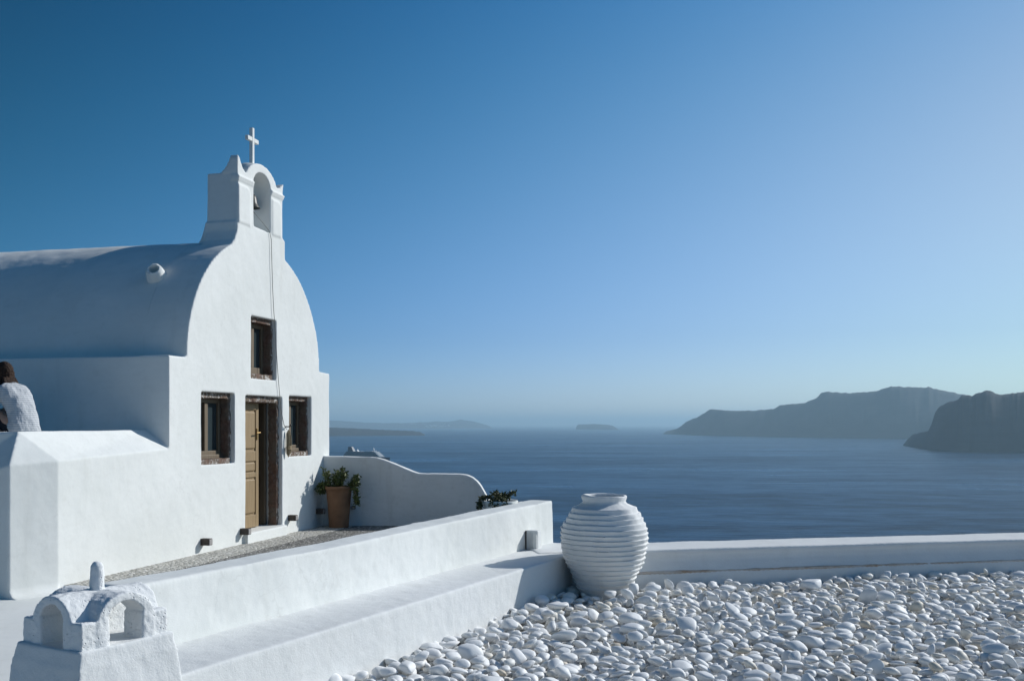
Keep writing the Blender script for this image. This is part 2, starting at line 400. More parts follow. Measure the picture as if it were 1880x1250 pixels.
island('headland', [(1657, 817.5), (1660, 814), (1666, 806), (1677, 797), (1692, 793), (1704, 790), (1710, 777), (1717, 754), (1726, 743), (1739, 736), (1752, 733.5), (1759, 730.6), (1766, 722), (1771, 724), (1779, 721), (1784, 724), (1791, 721), (1800, 717), (1808, 713.6), (1818, 714), (1829, 720.5), (1842, 722), (1855, 720.5), (1880, 715.5), (1920, 712), (1990, 720), (2080, 735)],
       [(1657, 818), (1680, 822), (1710, 827), (1780, 830), (1880, 831.5), (2080, 834)], 420, 5, 2.2, .62)
island('far_island', [(480, 772), (540, 770), (607, 771), (644, 773), (668, 775.3), (700, 775.6), (743, 776), (777, 774.5), (790, 774), (804, 772.6), (812, 773.6), (825, 773.6), (838, 771), (847, 769.4), (856, 771), (872, 773.6), (886, 777.5), (897, 781), (904, 785.5)],
       [(480, 786.5), (904, 786)], 2600, 14, 3.2, .6)
island('near_island', [(480, 781), (560, 782), (607, 783.7), (644, 785.4), (680, 787), (712, 788.8), (745, 790), (763, 791), (772, 793), (780, 797.5)],
       [(480, 801.5), (780, 799.5)], 900, 5, 3.2, .7)
island('islet', [(1057, 787.5), (1059, 781), (1063, 778.6), (1080, 778), (1100, 778.2), (1115, 779.2), (1124, 781), (1133, 786), (1136, 788.2)],
       [(1057, 788.5), (1136, 789)], 700, 8, 2.0, .45)
# villages on the far island (white specks)
bm = bmesh.new()
for k in range(46):
    px = random.gauss(804, 14) if k < 36 else random.gauss(757, 5); py = random.gauss(781.5, 1.6) if k < 36 else 777.6
    q = aty(px, py, 150*F_PX/8.2 + 700*(784-py)/10)
    add_box(bm, q, (random.uniform(28, 75), 40, random.uniform(14, 26)))
tag(obj('village', bm, M_TOWN), 'hazy white village scattered on the slope of the far island', 'village')['kind'] = 'stuff'

# bench / wall directions
BD = Vector((.4303, .9027, 0)); BN = Vector((.9027, -.4303, 0))      # along, outwards (to the pebbles)
B0 = Vector((-1.751, 5.286, 0))                                       # a point of the bench front edge
def W(t, n_, z): return B0 + BD*t + BN*n_ + Vector((0, 0, z))         # t along, n_ towards the pebbles
PD = Vector((math.cos(R(12.5)), math.sin(R(12.5)), 0)); PN = Vector((PD.y, -PD.x, 0))
P0 = Vector((1.45, 10.46, 0))
def P(t, n_, z): return P0 + PD*t + PN*n_ + Vector((0, 0, z))
# ------------------------------------------------------------------ ground
bm = bmesh.new()
outl = [P(-1.0, -.72, 0), P(9.6, -.72, 0), Vector((13.5, 11.5, 0)), Vector((13.5, -6, 0)), Vector((-1.8, -6, 0)), W(-.4, -.05, 0), W(.35, -.4, 0), F(-1.72, -.6, 0), F(-1.72, .25, 0), Vector((-6, 10.9, 0)), Vector((-12, 14, 0)), F(0, 10.5, 0), F(4.75, 10, 0), F(4.75, .3, 0), Vector((-2.4, 16.6, 0)), Vector((.45, 16.6, 0)), Vector((.5, 13.5, 0))][::-1]
fine = []
for a, b in zip(outl, outl[1:]+outl[:1]):
    m_ = max(1, int((b-a).length/1.2)); fine += [a.lerp(b, q/m_) for q in range(m_)]
outl = fine; n = len(outl); cen = Vector((-1, 6, 0)); rows = []
for off, z in [(0, -.14), (.05, -.9), (.5, -4), (2.5, -14), (9, -36), (30, -78), (60, -115), (110, SEA-12)]:
    row = []
    for p in outl:
        d = (p-cen).normalized(); q = p + d*off
        if off > .1: q += d*noise.noise(q*.25/max(1, off*.2))*off*.45
        row.append(bm.verts.new((q.x, q.y, z)))
    rows.append(row)
for a, b in zip(rows, rows[1:]):
    for i in range(n): bm.faces.new((a[i], a[(i+1) % n], b[(i+1) % n], b[i]))
bm.faces.new(rows[0])
g = obj('ground', bm, M_BED); kind(g, 'structure'); g.data.materials.append(M_ROCK)
for p in g.data.polygons:
    if p.center.z < -.2: p.material_index = 1
# white painted court on the left
bm = bmesh.new()
add_prism(bm, [(-11, .2, -2.6), (-1.8, .2, -2.6), W(-.9, .1, -2.6), W(.6, -.3, -2.6), F(-1.5, -.6, -2.6), F(-1.5, .5, -2.6), (-11, 12.5, -2.6)], (0, 0, 2.59))
kind(rebase(plaster(obj('courtyard', bm, M_WALL), .04, 1, ((.8, .012),))), 'structure')
# terrace pavement: grey mosaic and the pale border along the church
bm = bmesh.new()
add_prism(bm, [F(-1.86, -.5, -.12), F(4.75, -.5, -.12), Vector((-.1, 16.5, -.12)), W(6.3, -.6, -.12), W(-.2, -.6, -.12)], (0, 0, .155))
kind(obj('terrace', bm, M_MOSAIC), 'structure')
bm = bmesh.new()
add_prism(bm, [F(-1.86, .15, -.12), F(-1.86, -.498, -.12), F(4.75, -.498, -.12), F(4.75, .15, -.12)], (0, 0, .16))
kind(obj('terrace_border', bm, M_MOSAICL), 'structure')

# ------------------------------------------------------------------ church
church = empty('church', F(2.285, 2, 0))
tag(church, 'whitewashed barrel roofed chapel with a belfry and cross above its door', 'church')
def rect(px0, px1, pt, pb):
    s0, zt = fac(*pt); s1 = fac(px1, 778)[0]; s0 = fac(px0, 778)[0]
    return s0, s1, fac(*pb)[1], zt
WIN = [rect(370, 431, (371, 719), (371, 854)), rect(461, 507.5, (461, 579), (461, 694)), rect(531, 571.5, (531, 726.5), (531, 838.5))]
DOOR = rect(451.5, 518, (452, 725.5), (453, 977))
SC, HWV, ZV, RV = 2.285, 1.905, 2.50, 1.73
def vault(s0, s1, n=40):
    out = []
    for i in range(n+1):
        s = s0 + (s1-s0)*i/n
        out.append((s, ZV + RV*math.sqrt(max(0, 1-((s-SC)/HWV)**2))))
    return out
def arc(a0, a1, n=48):
    return [(SC + HWV*math.cos(a), ZV + RV*math.sin(a)) for a in (a0+(a1-a0)*i/n for i in range(n+1))]
aR = math.acos((3.02-SC)/HWV); aL = math.acos((1.36-SC)/HWV)
front = [(0, -.3), (4.576, -.3), (4.576, 2.488), (4.23, 2.50)] + arc(0, math.pi) + [(.34, 2.488), (0, 2.488)]
bm = bmesh.new(); add_prism(bm, [F(s, 0, z) for s, z in front], F(0, .62, 0)-F(0, 0, 0))
wall = obj('wall', bm, M_WALL)
cutters = []
for s0, s1, z0, z1 in WIN + [DOOR]:
    b2 = bmesh.new(); fbox(b2, s0, s1, -.3, .36 if (s0, s1, z0, z1) != DOOR else .8, z0, z1); cutters.append(obj('cutter', b2))
cut(wall, *cutters)
# belfry solid
el = [(2.30+.47*math.cos(a), 4.99+.335*math.sin(a)) for a in (R(20)+(R(140))*i/24 for i in range(25))]
bfp = [(1.63, 4.2), (2.92, 4.2), (2.92, 5.0), (2.935, 5.10), (2.965, 5.205), (2.90, 5.165), (2.83, 5.115)] + el + [(1.86, 5.10), (1.80, 5.125), (1.745, 5.17), (1.69, 5.25), (1.64, 5.305), (1.615, 5.25), (1.615, 5.10), (1.63, 5.0)]
bm = bmesh.new(); add_prism(bm, [F(s, 0, z) for s, z in bfp], F(0, .12, 0)-F(0, 0, 0)); belf = obj('belfry', bm, M_WALL)
b2 = bmesh.new(); add_prism(b2, [F(1.63, .1, 4.2), F(2.92, .1, 4.2), F(2.92, .1, 5.07), F(1.63, .1, 5.07)], F(0, .37, 0)-F(0, 0, 0)); body = obj('belfry_body', b2)
b3 = bmesh.new(); add_prism(b3, [F(s, .05, z) for s, z in [(1.85, 4.95), (2.75, 4.95)] + [(2.30+.44*math.cos(a), 4.98+.30*math.sin(a)) for a in (math.pi*i/24 for i in range(25))]], F(0, .40, 0)-F(0, 0, 0)); barrel = obj('belfry_barrel', b3)
slot = [(2.06, 4.385), (2.55, 4.385)] + [(2.305+.245*math.cos(a), 5.02+.185*math.sin(a)) for a in (math.pi*i/20 for i in range(21))]
for o in (belf, body, barrel):
    b4 = bmesh.new(); add_prism(b4, [F(s, -.2, z) for s, z in slot], F(0, 1, 0)-F(0, 0, 0)); cut(o, obj('cutter', b4))
b5 = bmesh.new(); fbox(b5, 0, 4.576, .5, 9.5, -.3, 2.484); nave = obj('nave', b5)
b6 = bmesh.new(); fbox(b6, DOOR[0]-.5, DOOR[1]+.6, .45, 2.6, DOOR[2], DOOR[3]+.1); cut(nave, obj('cutter', b6))
bm = bmesh.new()
for o in (wall, nave, belf, body, barrel):
    bm.from_mesh(o.data)
    if o is not wall:
        me = o.data; bpy.data.objects.remove(o); bpy.data.meshes.remove(me)
# flared foot of the belfry, run back over the vault
add_prism(bm, [F(1.605, d, z) for d, z in [(.02, 3.7), (.02, 4.40), (.475, 4.40), (.495, 4.34), (.53, 4.22), (.60, 4.10), (.70, 4.0), (.70, 3.7)]], F(1.39, 0, 0)-F(0, 0, 0))
add_prism(bm, [F(s, 0, z) for s, z in [(3.03, 3.6), (3.012, 4.1), (3.005, 4.2), (3.0, 4.36), (2.93, 4.40), (1.63, 4.42), (1.60, 4.26), (1.54, 4.14), (1.46, 4.06), (1.36, 3.98), (1.36, 3.6)]], F(0, .46, 0)-F(0, 0, 0))
# raised pilaster fields and cornices on the belfry front
for s0, s1, sg in ((1.625, 1.955, 1), (2.595, 2.86, 1)):
    pts = [(s0, 4.40), (s1, 4.40), (s1, 4.80)] + [(s1-.10+.10*math.cos(a), 4.80+.10*math.sin(a)) for a in (math.pi/2*i/8 for i in range(1, 9))] + [(s0, 4.90)]
    add_prism(bm, [F(s, -.015, z) for s, z in pts], F(0, .05, 0)-F(0, 0, 0))
for s0, s1 in ((1.612, 2.045), (2.565, 2.938)):
    fbox(bm, s0, s1, -.016, .1, 4.965, 4.985); fbox(bm, s0-.004, s1+.004, -.026, .1, 5.0, 5.024)
# corner horns swept back along the flanks
hl = [(1.86, 5.06), (1.84, 5.10), (1.80, 5.125), (1.745, 5.17), (1.69, 5.25), (1.64, 5.305), (1.617, 5.27), (1.617, 5.06)]
hr = [(2.75, 5.06), (2.83, 5.105), (2.90, 5.155), (2.955, 5.205), (2.935, 5.10), (2.93, 5.06)]
for hh in (hl, hr):
    for d0, d1, kx in ((.10, .135, .80), (.13, .165, .58), (.16, .20, .36), (.195, .235, .18)):
        add_prism(bm, [F(s if z < 5.08 else s+(0 if hh is hr else 0), d0, 5.06+(z-5.06)*kx+.004) for s, z in hh], F(0, d1-d0, 0)-F(0, 0, 0))
# small cupola that carries the cross
add_lathe(bm, [(.005, 5.23), (.20, 5.23), (.20, 5.26), (.17, 5.31), (.10, 5.345), (.005, 5.355)], 24, F(2.30, .21, 0))
# side wall and nave box under the vault
# door step and threshold
fbox(bm, DOOR[0]-.06, DOOR[1]+.05, -.06, .2, -.1, DOOR[2]-.004)
# boundary wall that runs on from the church corner, hipped cap
Rc = Vector((-4.553, 10.11, 1.30)); Lc = Vector((-4.83, 9.67, 1.27)); LL = Vector((-5.90, 10.17, .98))
A = Vector((-4.90, 9.99, 1.60)); FC = F(.04, 0, 1.375); RG = F(.04, .31, 1.60)
back = [F(.04, 2.2, 0), Vector((-9.6, 12.4, 0)), Vector((-9.6, 10.9, 0))]
v = {}
def V(k, p): v[k] = bm.verts.new(Vector(p))
base = [(k_, (p_.x, p_.y, -1.4)) for k_, p_ in (('Rb', Rc), ('Fb', FC), ('K1b', back[0]), ('K2b', back[1]), ('K3b', back[2]), ('LLb', LL), ('Lb', Lc))]
for k, p in base: V(k, p)
RT = 1.50
V('R', Rc); V('L', Lc); V('LL', LL); V('A', A); V('FC', FC); V('RG', RG)
V('K1', (back[0].x, back[0].y, RT)); V('K2', (back[1].x, back[1].y, RT)); V('K3', (back[2].x, back[2].y, RT-.4))
# inner foot of the ridge: the roof terrace lies a little lower
Ri = F(.04, .50, RT); Ai = Vector((-5.12, 10.20, RT)); V('Ri', Ri); V('Ai', Ai)
for f in (['R', 'FC', 'RG', 'A'], ['R', 'A', 'L'], ['L', 'A', 'LL'], ['RG', 'Ri', 'Ai', 'A'], ['Ri', 'K1', 'K2', 'Ai'], ['A', 'Ai', 'K2', 'K3'], ['A', 'K3', 'LL'],
          ['Rb', 'Fb', 'FC', 'R'], ['Lb', 'Rb', 'R', 'L'], ['LLb', 'Lb', 'L', 'LL'], ['K3b', 'LLb', 'LL', 'K3'], ['K2b', 'K3b', 'K3', 'K2'], ['K1b', 'K2b', 'K2', 'K1'],
          ['Fb', 'K1b', 'K1', 'Ri', 'RG', 'FC'], ['Rb', 'Lb', 'LLb', 'K3b', 'K2b', 'K1b', 'Fb']):
    bm.faces.new([v[k] for k in f])
# sloped plaster fillet at the foot of the end face
ed = (Lc-Rc); ed.z = 0; ed.normalize(); en = Vector((-ed.y, ed.x, 0)); en = en if en.x > 0 else -en
b0 = Vector((Rc.x, Rc.y, 0)) - en*.05
cove = [(0, -.3), (.16, -.3), (.16, -.012), (.10, .0), (.065, .03), (.05, .07), (0, .09)]
add_prism(bm, [b0 + en*a_ + Vector((0, 0, z_)) for a_, z_ in cove], ed*(Lc-Rc).length)
bmesh.ops.recalc_face_normals(bm, faces=bm.faces[:])
old = wall.data; me = bpy.data.meshes.new('wall'); bm.to_mesh(me); bm.free(); wall.data = me; bpy.data.meshes.remove(old); me.materials.append(M_WALL)
plaster(wall, .0145, 2, ((.7, .012), (.15, .004)))
def split_off(o, test, name, mat):
    bm = bmesh.new(); bm.from_mesh(o.data); bm2 = bm.copy()
    bm.faces.ensure_lookup_table(); bm2.faces.ensure_lookup_table()
    keep = [test(f.calc_center_median()) for f in bm.faces]
    bmesh.ops.delete(bm, geom=[f for f, k in zip(bm.faces, keep) if k], context='FACES')
    bmesh.ops.delete(bm2, geom=[f for f, k in zip(bm2.faces, keep) if not k], context='FACES')
    bm.to_mesh(o.data); bm.free(); me = bpy.data.meshes.new(name); bm2.to_mesh(me); bm2.free()
    return link(name, me, mat)
def sd(p):
    x, y = p.x-F0[0], p.y-F0[1]; return x*FX+y*FY, -x*FY+y*FX
belfry = split_off(wall, lambda p: p.z > 4.39, 'belfry', M_WALL)
bwall = split_off(wall, lambda p: sd(p)[0] < -.014, 'boundary_wall', M_WALL)
tag(rebase(bwall), 'thick white wall with a hipped sloping cap running on from the corner of the chapel', 'wall')
adopt(wall, church); adopt(belfry, church)
bm = bmesh.new()
add_prism(bm, [F(s, .42, z) for s, z in [(SC+HWV-.004, 2.3)] + [(s, z) for s, z in [(SC + (HWV-.004)*math.cos(a), ZV + (RV-.004)*math.sin(a)) for a in (math.pi*i/64 for i in range(65))]] + [(SC-HWV+.004, 2.3)]], F(0, 9.0, 0)-F(0, 0, 0))
roof = plaster(obj('roof', bm, M_WALL), .03, 2, ((.8, .024), (.2, .008)))
adopt(roof, church)
# rain spout knob on the vault
sp = F(.93, .95, 0)
def vz(s): return ZV + RV*math.sqrt(max(0, 1-((s-SC)/HWV)**2))
def on_vault(px, py):
    r = ((px-CX)/F_PX, (HY-py)/F_PX)
    for k in range(4000):
        Y = 9 + k*.002; x, z = r[0]*Y, CAMZ + r[1]*Y; s, d = sd(Vector((x, Y, 0)))
        if d > .05 and abs(s-SC) < HWV and z <= vz(s) and s > .2: return Vector((x, Y, z)), s, d
    return F(.9, 1, 3.6), .9, 1
sp, ss, sdp = on_vault(287, 507)
bm = bmesh.new(); nv = F(-.74, -.22, .50)-F(0, 0, 0); nv.normalize()
add_tube(bm, [sp-nv*.08, sp+nv*.02, sp+nv*.12, sp+nv*.15], [.13, .125, .105, .07], 16)
b2 = bmesh.new(); add_tube(b2, [sp+nv*.02, sp+nv*.3], [.06, .075], 14)
spout = obj('vent', bm, M_WALL); cut(spout, obj('cutter', b2)); plaster(spout, .012, 2, ((.1, .02),)); adopt(spout, church)
# cross
bm = bmesh.new(); cz, ct = 5.33, aty(464, 235, 14.26).z
crs = F(2.30, .16, 0)
def cbox(s0, s1, z0, z1, t=.052):
    add_box(bm, crs + (F((s0+s1)/2, 0, (z0+z1)/2)-F(0, 0, 0)), (s1-s0, t, z1-z0), FRZ, .006)
H = ct-cz; cbar = cz + H*.68
cbox(-.028, .028, cz, ct); cbox(-.155, -.0285, cbar-.03, cbar+.03, .05); cbox(.0285, .155, cbar-.03, cbar+.03, .05)
obj('cross', bm, M_WALL, belfry)
belfry_cross = None
# windows and door
def ring(bm, s0, s1, z0, z1, wl_, wr, wt, wb, d0, d1):
    fbox(bm, s0, s0+wl_, d0, d1, z0, z1); fbox(bm, s1-wr, s1, d0, d1, z0, z1)
    fbox(bm, s0+wl_-.02, s1-wr+.02, d0+.005, d1, z1-wt, z1); 
    if wb: fbox(bm, s0+wl_-.02, s1-wr+.02, d0-.015, d1, z0, z0+wb)
for i, (s0, s1, z0, z1) in enumerate(WIN):
    g0 = .012
    bm = bmesh.new(); ring(bm, s0-g0, s1+g0, z0-g0, z1+g0, .06, .055, .085, .08, .065, .20)
    fr = obj('window', bm, M_STONE); bake(fr, [('REMESH', dict(mode='VOXEL', voxel_size=.012)), ('SMOOTH', dict(factor=.5, iterations=1)), disp(.09, .03), disp(.03, .012)])
    adopt(fr, church)
    a0, a1, b0, b1 = s0+.05, s1-.05, z0+.06, z1-.07; mid = (a0+a1)/2
    bm = bmesh.new()
    for (x0, x1, y0, y1, dd) in ((a0, a0+.055, b0, b1, 0), (a1-.055, a1, b0, b1, 0), (a0+.055, a1-.055, b1-.06, b1, .003), (a0+.055, a1-.055, b0, b0+.11, -.004), (mid-.04, mid+.04, b0+.11, b1-.06, -.006)):
        fbox(bm, x0, x1, .185+dd, .24, y0, y1, .006)
    if i != 1: fbox(bm, a0+.055, a1-.055, .15, .21, b0, b0+.06, .01)
    c = obj('casement', bm, M_DARKWOOD); adopt(c, fr); c.matrix_parent_inverse = fr.matrix_parent_inverse.inverted() @ c.matrix_parent_inverse if False else Matrix()
    bm = bmesh.new(); fbox(bm, a0+.045, a1-.045, .215, .222, b0+.1, b1-.05)
    p = obj('pane', bm, M_GLASS); p.parent = fr
s0, s1, z0, z1 = DOOR
bm = bmesh.new(); ring(bm, s0-.012, s1+.012, z0-.02, z1+.012, .07, .07, .10, 0, .06, .20)
df = obj('door_frame', bm, M_STONE); bake(df, [('REMESH', dict(mode='VOXEL', voxel_size=.012)), ('SMOOTH', dict(factor=.5, iterations=1)), disp(.09, .035), disp(.03, .016)]); adopt(df, church)
def door_leaf(bm, x0, x1, y0, y1, d):
    fbox(bm, x0, x1, d+.02, d+.05, y0, y1)
    st = .085
    fbox(bm, x0, x0+st, d, d+.03, y0, y1, .006); fbox(bm, x1-st, x1, d, d+.03, y0, y1, .006)
    h = y1-y0
    for f0, f1 in ((0, .10), (.40, .44), (.53, .61), (.94, 1)):
        fbox(bm, x0+st-.002, x1-st+.002, d+.002, d+.03, y0+h*f0, y0+h*f1, .006)
    for f0, f1 in ((.115, .385), (.45, .52), (.63, .925)):
        fbox(bm, x0+st+.025, x1-st-.025, d-.004, d+.03, y0+h*f0, y0+h*f1, .016)
def s_at(px, d):                                      # place along the front where depth d meets a photo column
    lo, hi = -1.0, 5.0
    for _ in range(40):
        m_ = (lo+hi)/2; q = F(m_, d, 0)
        if CX + q.x/q.y*F_PX < px: lo = m_
        else: hi = m_
    return lo
mid = s_at(475, .20)
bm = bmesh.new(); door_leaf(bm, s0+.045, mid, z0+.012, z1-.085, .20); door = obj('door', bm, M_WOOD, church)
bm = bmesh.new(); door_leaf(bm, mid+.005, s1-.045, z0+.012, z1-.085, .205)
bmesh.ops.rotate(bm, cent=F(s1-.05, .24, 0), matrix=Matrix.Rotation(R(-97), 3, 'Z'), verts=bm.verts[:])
door2 = obj('door', bm, M_DARKWOOD, church); door2['label'] = 'right door leaf set open, in darker wood for the shaded part of the doorway'  # open pose and darker wood stand in for shade on the door
bm = bmesh.new(); hzv = z0+(z1-z0)*.725
fbox(bm, mid-.075, mid-.035, .185, .199, hzv-.10, hzv+.06, .003)
add_tube(bm, [F(mid-.055, .19, hzv), F(mid-.055, .145, hzv), F(mid-.07, .14, hzv), F(mid-.17, .14, hzv-.005)], .010)
hd = obj('handle', bm, M_BRASS); hd.parent = door
# bell and cord
bm = bmesh.new()
add_lathe(bm, [(.012, .0), (.03, .005), (.055, -.02), (.065, -.06), (.075, -.12), (.10, -.17), (.118, -.19), (.108, -.19), (.06, -.1), (.004, -.03)], 28, F(2.375, .20, 4.93))
bell = obj('bell', bm, M_BELL, None, True)
bt = empty('church_bell', F(2.375, .20, 4.73)); tag(bt, 'small dark bronze bell hanging in the arched opening of the belfry', 'bell'); adopt(bell, bt)
bm = bmesh.new(); add_tube(bm, [F(2.375, .20, 4.92), F(2.375, .20, 5.02), F(2.37, .20, 5.17)], .014); adopt(obj('yoke', bm, M_IRON), bt)
bm = bmesh.new(); add_tube(bm, [F(2.375, .20, 4.87), F(2.375, .20, 4.73)], .010); add_ball(bm, F(2.375, .20, 4.72), .022, 2); adopt(obj('clapper', bm, M_IRON), bt)
bm = bmesh.new()
rp = [F(2.375, .19, 4.70)]
rp += [F(2.45, .07, 4.54), F(2.49, -.012, 4.425)]
for px, py in ((495.5, 440), (496.5, 480), (498, 530), (500, 570), (503, 610), (506, 660), (508, 690), (510.5, 720), (514, 755), (519, 780), (524, 788)):
    s, z = fac(px, py); rp.append(F(s, -.022, z))
add_tube(bm, rp, .0048, 6)
cord = obj('cord', bm, M_ROPE); bc = empty('bell_cord', rp[-1]); adopt(cord, bc)
tag(bc, 'thin grey bell cord strung from belfry down the chapel front to beside the door', 'cord')
s, zt = fac(524, 783); zb = fac(524, 838)[1]
bm = bmesh.new()
for q in range(5):
    pts = []
    for k in range(17):
        a = 2*math.pi*k/16
        pts.append(F(s+.022*math.sin(a)*(1+.25*q/4)+.006*q, -.03-.008*q+.004*math.cos(a*2), (zt-.05+zb)/2 + ((zt-.05-zb)/2-.02*abs(q-2))*math.cos(a)))
    add_tube(bm, pts, .009, 6)
add_tube(bm, [F(s+.05*math.cos(a), -.055+.03*math.sin(a), zb+.10+.008*k/4) for k, a in enumerate([x*.7 for x in range(30)])], .008, 6)
adopt(obj('coil', bm, M_TWINE), bc)
bm = bmesh.new(); add_tube(bm, [F(s, .01, zt), F(s, -.07, zt), F(s, -.085, zt+.02)], .009); add_ball(bm, F(s, -.085, zt+.025), .014, 2); adopt(obj('cleat', bm, M_IRON), bc)

# wall lamps -------------------------------------------------------
def lamp_proto():
    t = empty('wall_lamp'); bm = bmesh.new(); add_box(bm, (0, -.055, 0), (.085, .13, .085), 0, .005)
    h = obj('housing', bm, M_LAMP); h.parent = t
    bm = bmesh.new(); add_box(bm, (0, -.123, 0), (.068, .012, .068), 0, .003); p = obj('lens', bm, M_LENS); p.parent = t
    return t
lp = lamp_proto(); first = True
LAMPS = [((371, 994), 'small dark box lamp low on the chapel front, nearest the boundary wall'),
         ((443.5, 975), 'small dark box lamp low on the chapel front touching the door recess'),
         ((531, 950), 'small dark box lamp low on the chapel front between door and plant shadow'),
         ((582, 938), 'small dark box lamp in the shade on the chapel front beside the terracotta pot')]
for (px, py), lab in LAMPS:
    s, z = fac(px, py)
    if first: o = lp; first = False
    else:
        o = lp.copy(); COL.objects.link(o)
        for ch in lp.children: c = ch.copy(); COL.objects.link(c); c.parent = o
    o.location = F(s, 0, z); o.rotation_euler = (0, 0, FRZ)
    tag(o, lab, 'lamp', 'box lamps along the foot of the chapel and terrace walls')
o = lp.copy(); COL.objects.link(o)
for ch in lp.children: c = ch.copy(); COL.objects.link(c); c.parent = o
o.location = aty(650, 931, 16.2); o.scale = (.62, .62, .62); o.rotation_euler = (0, 0, 0)
tag(o, 'tiny dark box lamp on the curved wall just behind the terracotta pot', 'lamp', 'box lamps along the foot of the chapel and terrace walls')

# ------------------------------------------------------------------ curved terrace wall
YC = 16.2
topc = [(590, 836.5), (605, 837.5), (650, 838.2), (680, 838.8), (692, 840), (705, 844), (722, 850.5), (740, 858), (757, 865), (768, 868.5), (785, 869.8), (815, 870.0), (845, 870.2), (858, 872), (868, 876.5), (876, 883), (883, 892), (889, 902), (894, 911), (900, 919), (920, 926), (960, 930)]
tp = [aty(px, py, YC) for px, py in topc]
bm = bmesh.new()
add_prism(bm, [Vector((tp[0].x, YC, -.3))] + tp + [Vector((tp[-1].x, YC, -.3))], (0, .24, 0))
# low kerb that closes the terrace towards the sea
add_box(bm, (.26, 13.7, -.0), (.24, 5.2, .6), R(0))
cw = plaster(obj('curved_wall', bm, M_OLD), .016, 3, ((.5, .02), (.12, .006)))
tag(rebase(cw), 'white wall with a wavy curving top edge standing in shade behind the terracotta pot', 'wall')

# ------------------------------------------------------------------ low wall, bench, parapet
TE = 6.33
bm = bmesh.new()
add_prism(bm, [W(.2, -.53, -1.2), W(TE, -.525, -1.2), W(TE-.03, -.565, .815), W(4.0, -.565, .785), W(2.2, -.565, .755), W(.2, -.565, .745)][::1], BN*-.27)
# return of the low wall at its far end
add_hull8(bm, [W(TE-.01, -.53, -.3), W(TE-.01, -.95, -.3), W(TE-.24, -.95, -.3), W(TE-.24, -.53, -.3)], [W(TE-.035, -.57, .815), W(TE-.035, -.95, .80), W(TE-.22, -.95, .80), W(TE-.22, -.57, .81)])
add_hull8(bm, [W(TE-.02, -.9, -.3), W(TE-.02, -1.42, -.3), W(TE-.42, -1.42, -.3), W(TE-.42, -.9, -.3)], [W(TE-.02, -.9, .60), W(TE-.02, -1.42, .60), W(TE-.42, -1.42, .60), W(TE-.42, -.9, .60)])
lw = plaster(obj('low_wall', bm, M_WALL), .015, 3, ((.6, .016), (.12, .006)))
tag(rebase(lw), 'long plain white wall that stands behind the bench and screens the chapel terrace', 'wall')
bm = bmesh.new()
sec = [(.03, -1.2), (.03, -.25), (.0, .352), (-.60, .355), (-.60, -1.2)]
add_prism(bm, [W(-.12, n_, z) for n_, z in sec], BD*6.42)
bench = plaster(obj('bench', bm, M_BENCH), .015, 2, ((.5, .014), (.1, .006)))
tag(rebase(bench), 'long low white masonry bench between the pebbles and the plain wall', 'bench')
par = empty('parapet', P(2.5, -.2, -.1)); tag(par, 'low white parapet with a flat top running beside the pebbles above the sea', 'wall')
secp = [(-.57, .372), (0, .365), (.008, .335), (-.008, .30), (.0, .24), (.035, .17), (.052, .147), (.03, .14), (.03, .128), (.06, .122), (.075, .0), (.08, -.3), (-.5, -1.2), (-.57, -1.2)]
bm = bmesh.new(); add_prism(bm, [P(-1.22, n_, z) for n_, z in secp], PD*10.5)
pw = plaster(obj('wall', bm, M_BENCH), .016, 1, ((.7, .014), (.12, .005))); adopt(pw, par)
t = NT('stained_mortar'); nz = t.noise(2.5, 5, .65); nz2 = t.noise(25, 4, .6)
M_JOINT = t.done(t.mix(t.ramp(nz, [(.35, 0.0), (.65, 1.0)]), (.60, .58, .55), t.mix(t.ramp(nz2, [(.3, 0.0), (.7, 1.0)]), (.32, .20, .12), (.50, .38, .28))), .9, t.bump(nz2, .5, .01))
bm = bmesh.new(); add_prism(bm, [P(-1.0, n_, z) for n_, z in [(.0, .118), (.062, .120), (.066, .130), (.060, .146), (.0, .15)]], PD*10.2)
adopt(bake(obj('joint', bm, M_JOINT), [('REMESH', dict(mode='VOXEL', voxel_size=.012)), disp(.15, .012), disp(.5, .012)]), par)

# small ribbed cabinet at the end of the low wall
cb = empty('wall_cabinet'); t0 = TE-.62
bm = bmesh.new()
def wq(t, n_, z): return W(t, n_, z)
def wbox(bm, t0, t1, n0, n1, z0, z1, bev=0):
    add_box(bm, W((t0+t1)/2, (n0+n1)/2, (z0+z1)/2), (t1-t0, n1-n0, z1-z0), math.atan2(BD.y, BD.x), bev)
tc = (onz(968, 1009, .355)-B0).dot(BD)
cb.location = W(tc+.05, -.5, .355)
wbox(bm, tc, tc+.10, -.56, -.415, .355, .56, .012)
adopt(obj('body', bm, M_BENCH), cb)
bm = bmesh.new()
for k in range(4): wbox(bm, tc-.012, tc+.004, -.535+.017*k, -.527+.017*k, .365, .545, .002)
adopt(obj('ribs', bm, M_BENCH), cb)
bm = bmesh.new()
pts = [(-.465, .362), (-.42, .362), (-.42, .50)] + [(-.4425+.0225*math.cos(a), .50+.035*math.sin(a)) for a in (math.pi*i/8 for i in range(1, 8))] + [(-.465, .50)]
add_prism(bm, [W(tc-.012, n_, z) for n_, z in pts], BD*.016)
adopt(obj('door', bm, M_OLD), cb)
bm = bmesh.new(); wbox(bm, tc-.014, tc+.02, -.55, -.538, .362, .552)
adopt(obj('gap', bm, M_IRON), cb)  # solid dark strip painted in for the shaded gap beside the cabinet
tag(cb, 'small white ribbed cabinet fixed to the plain wall just above the end of the bench', 'cabinet')

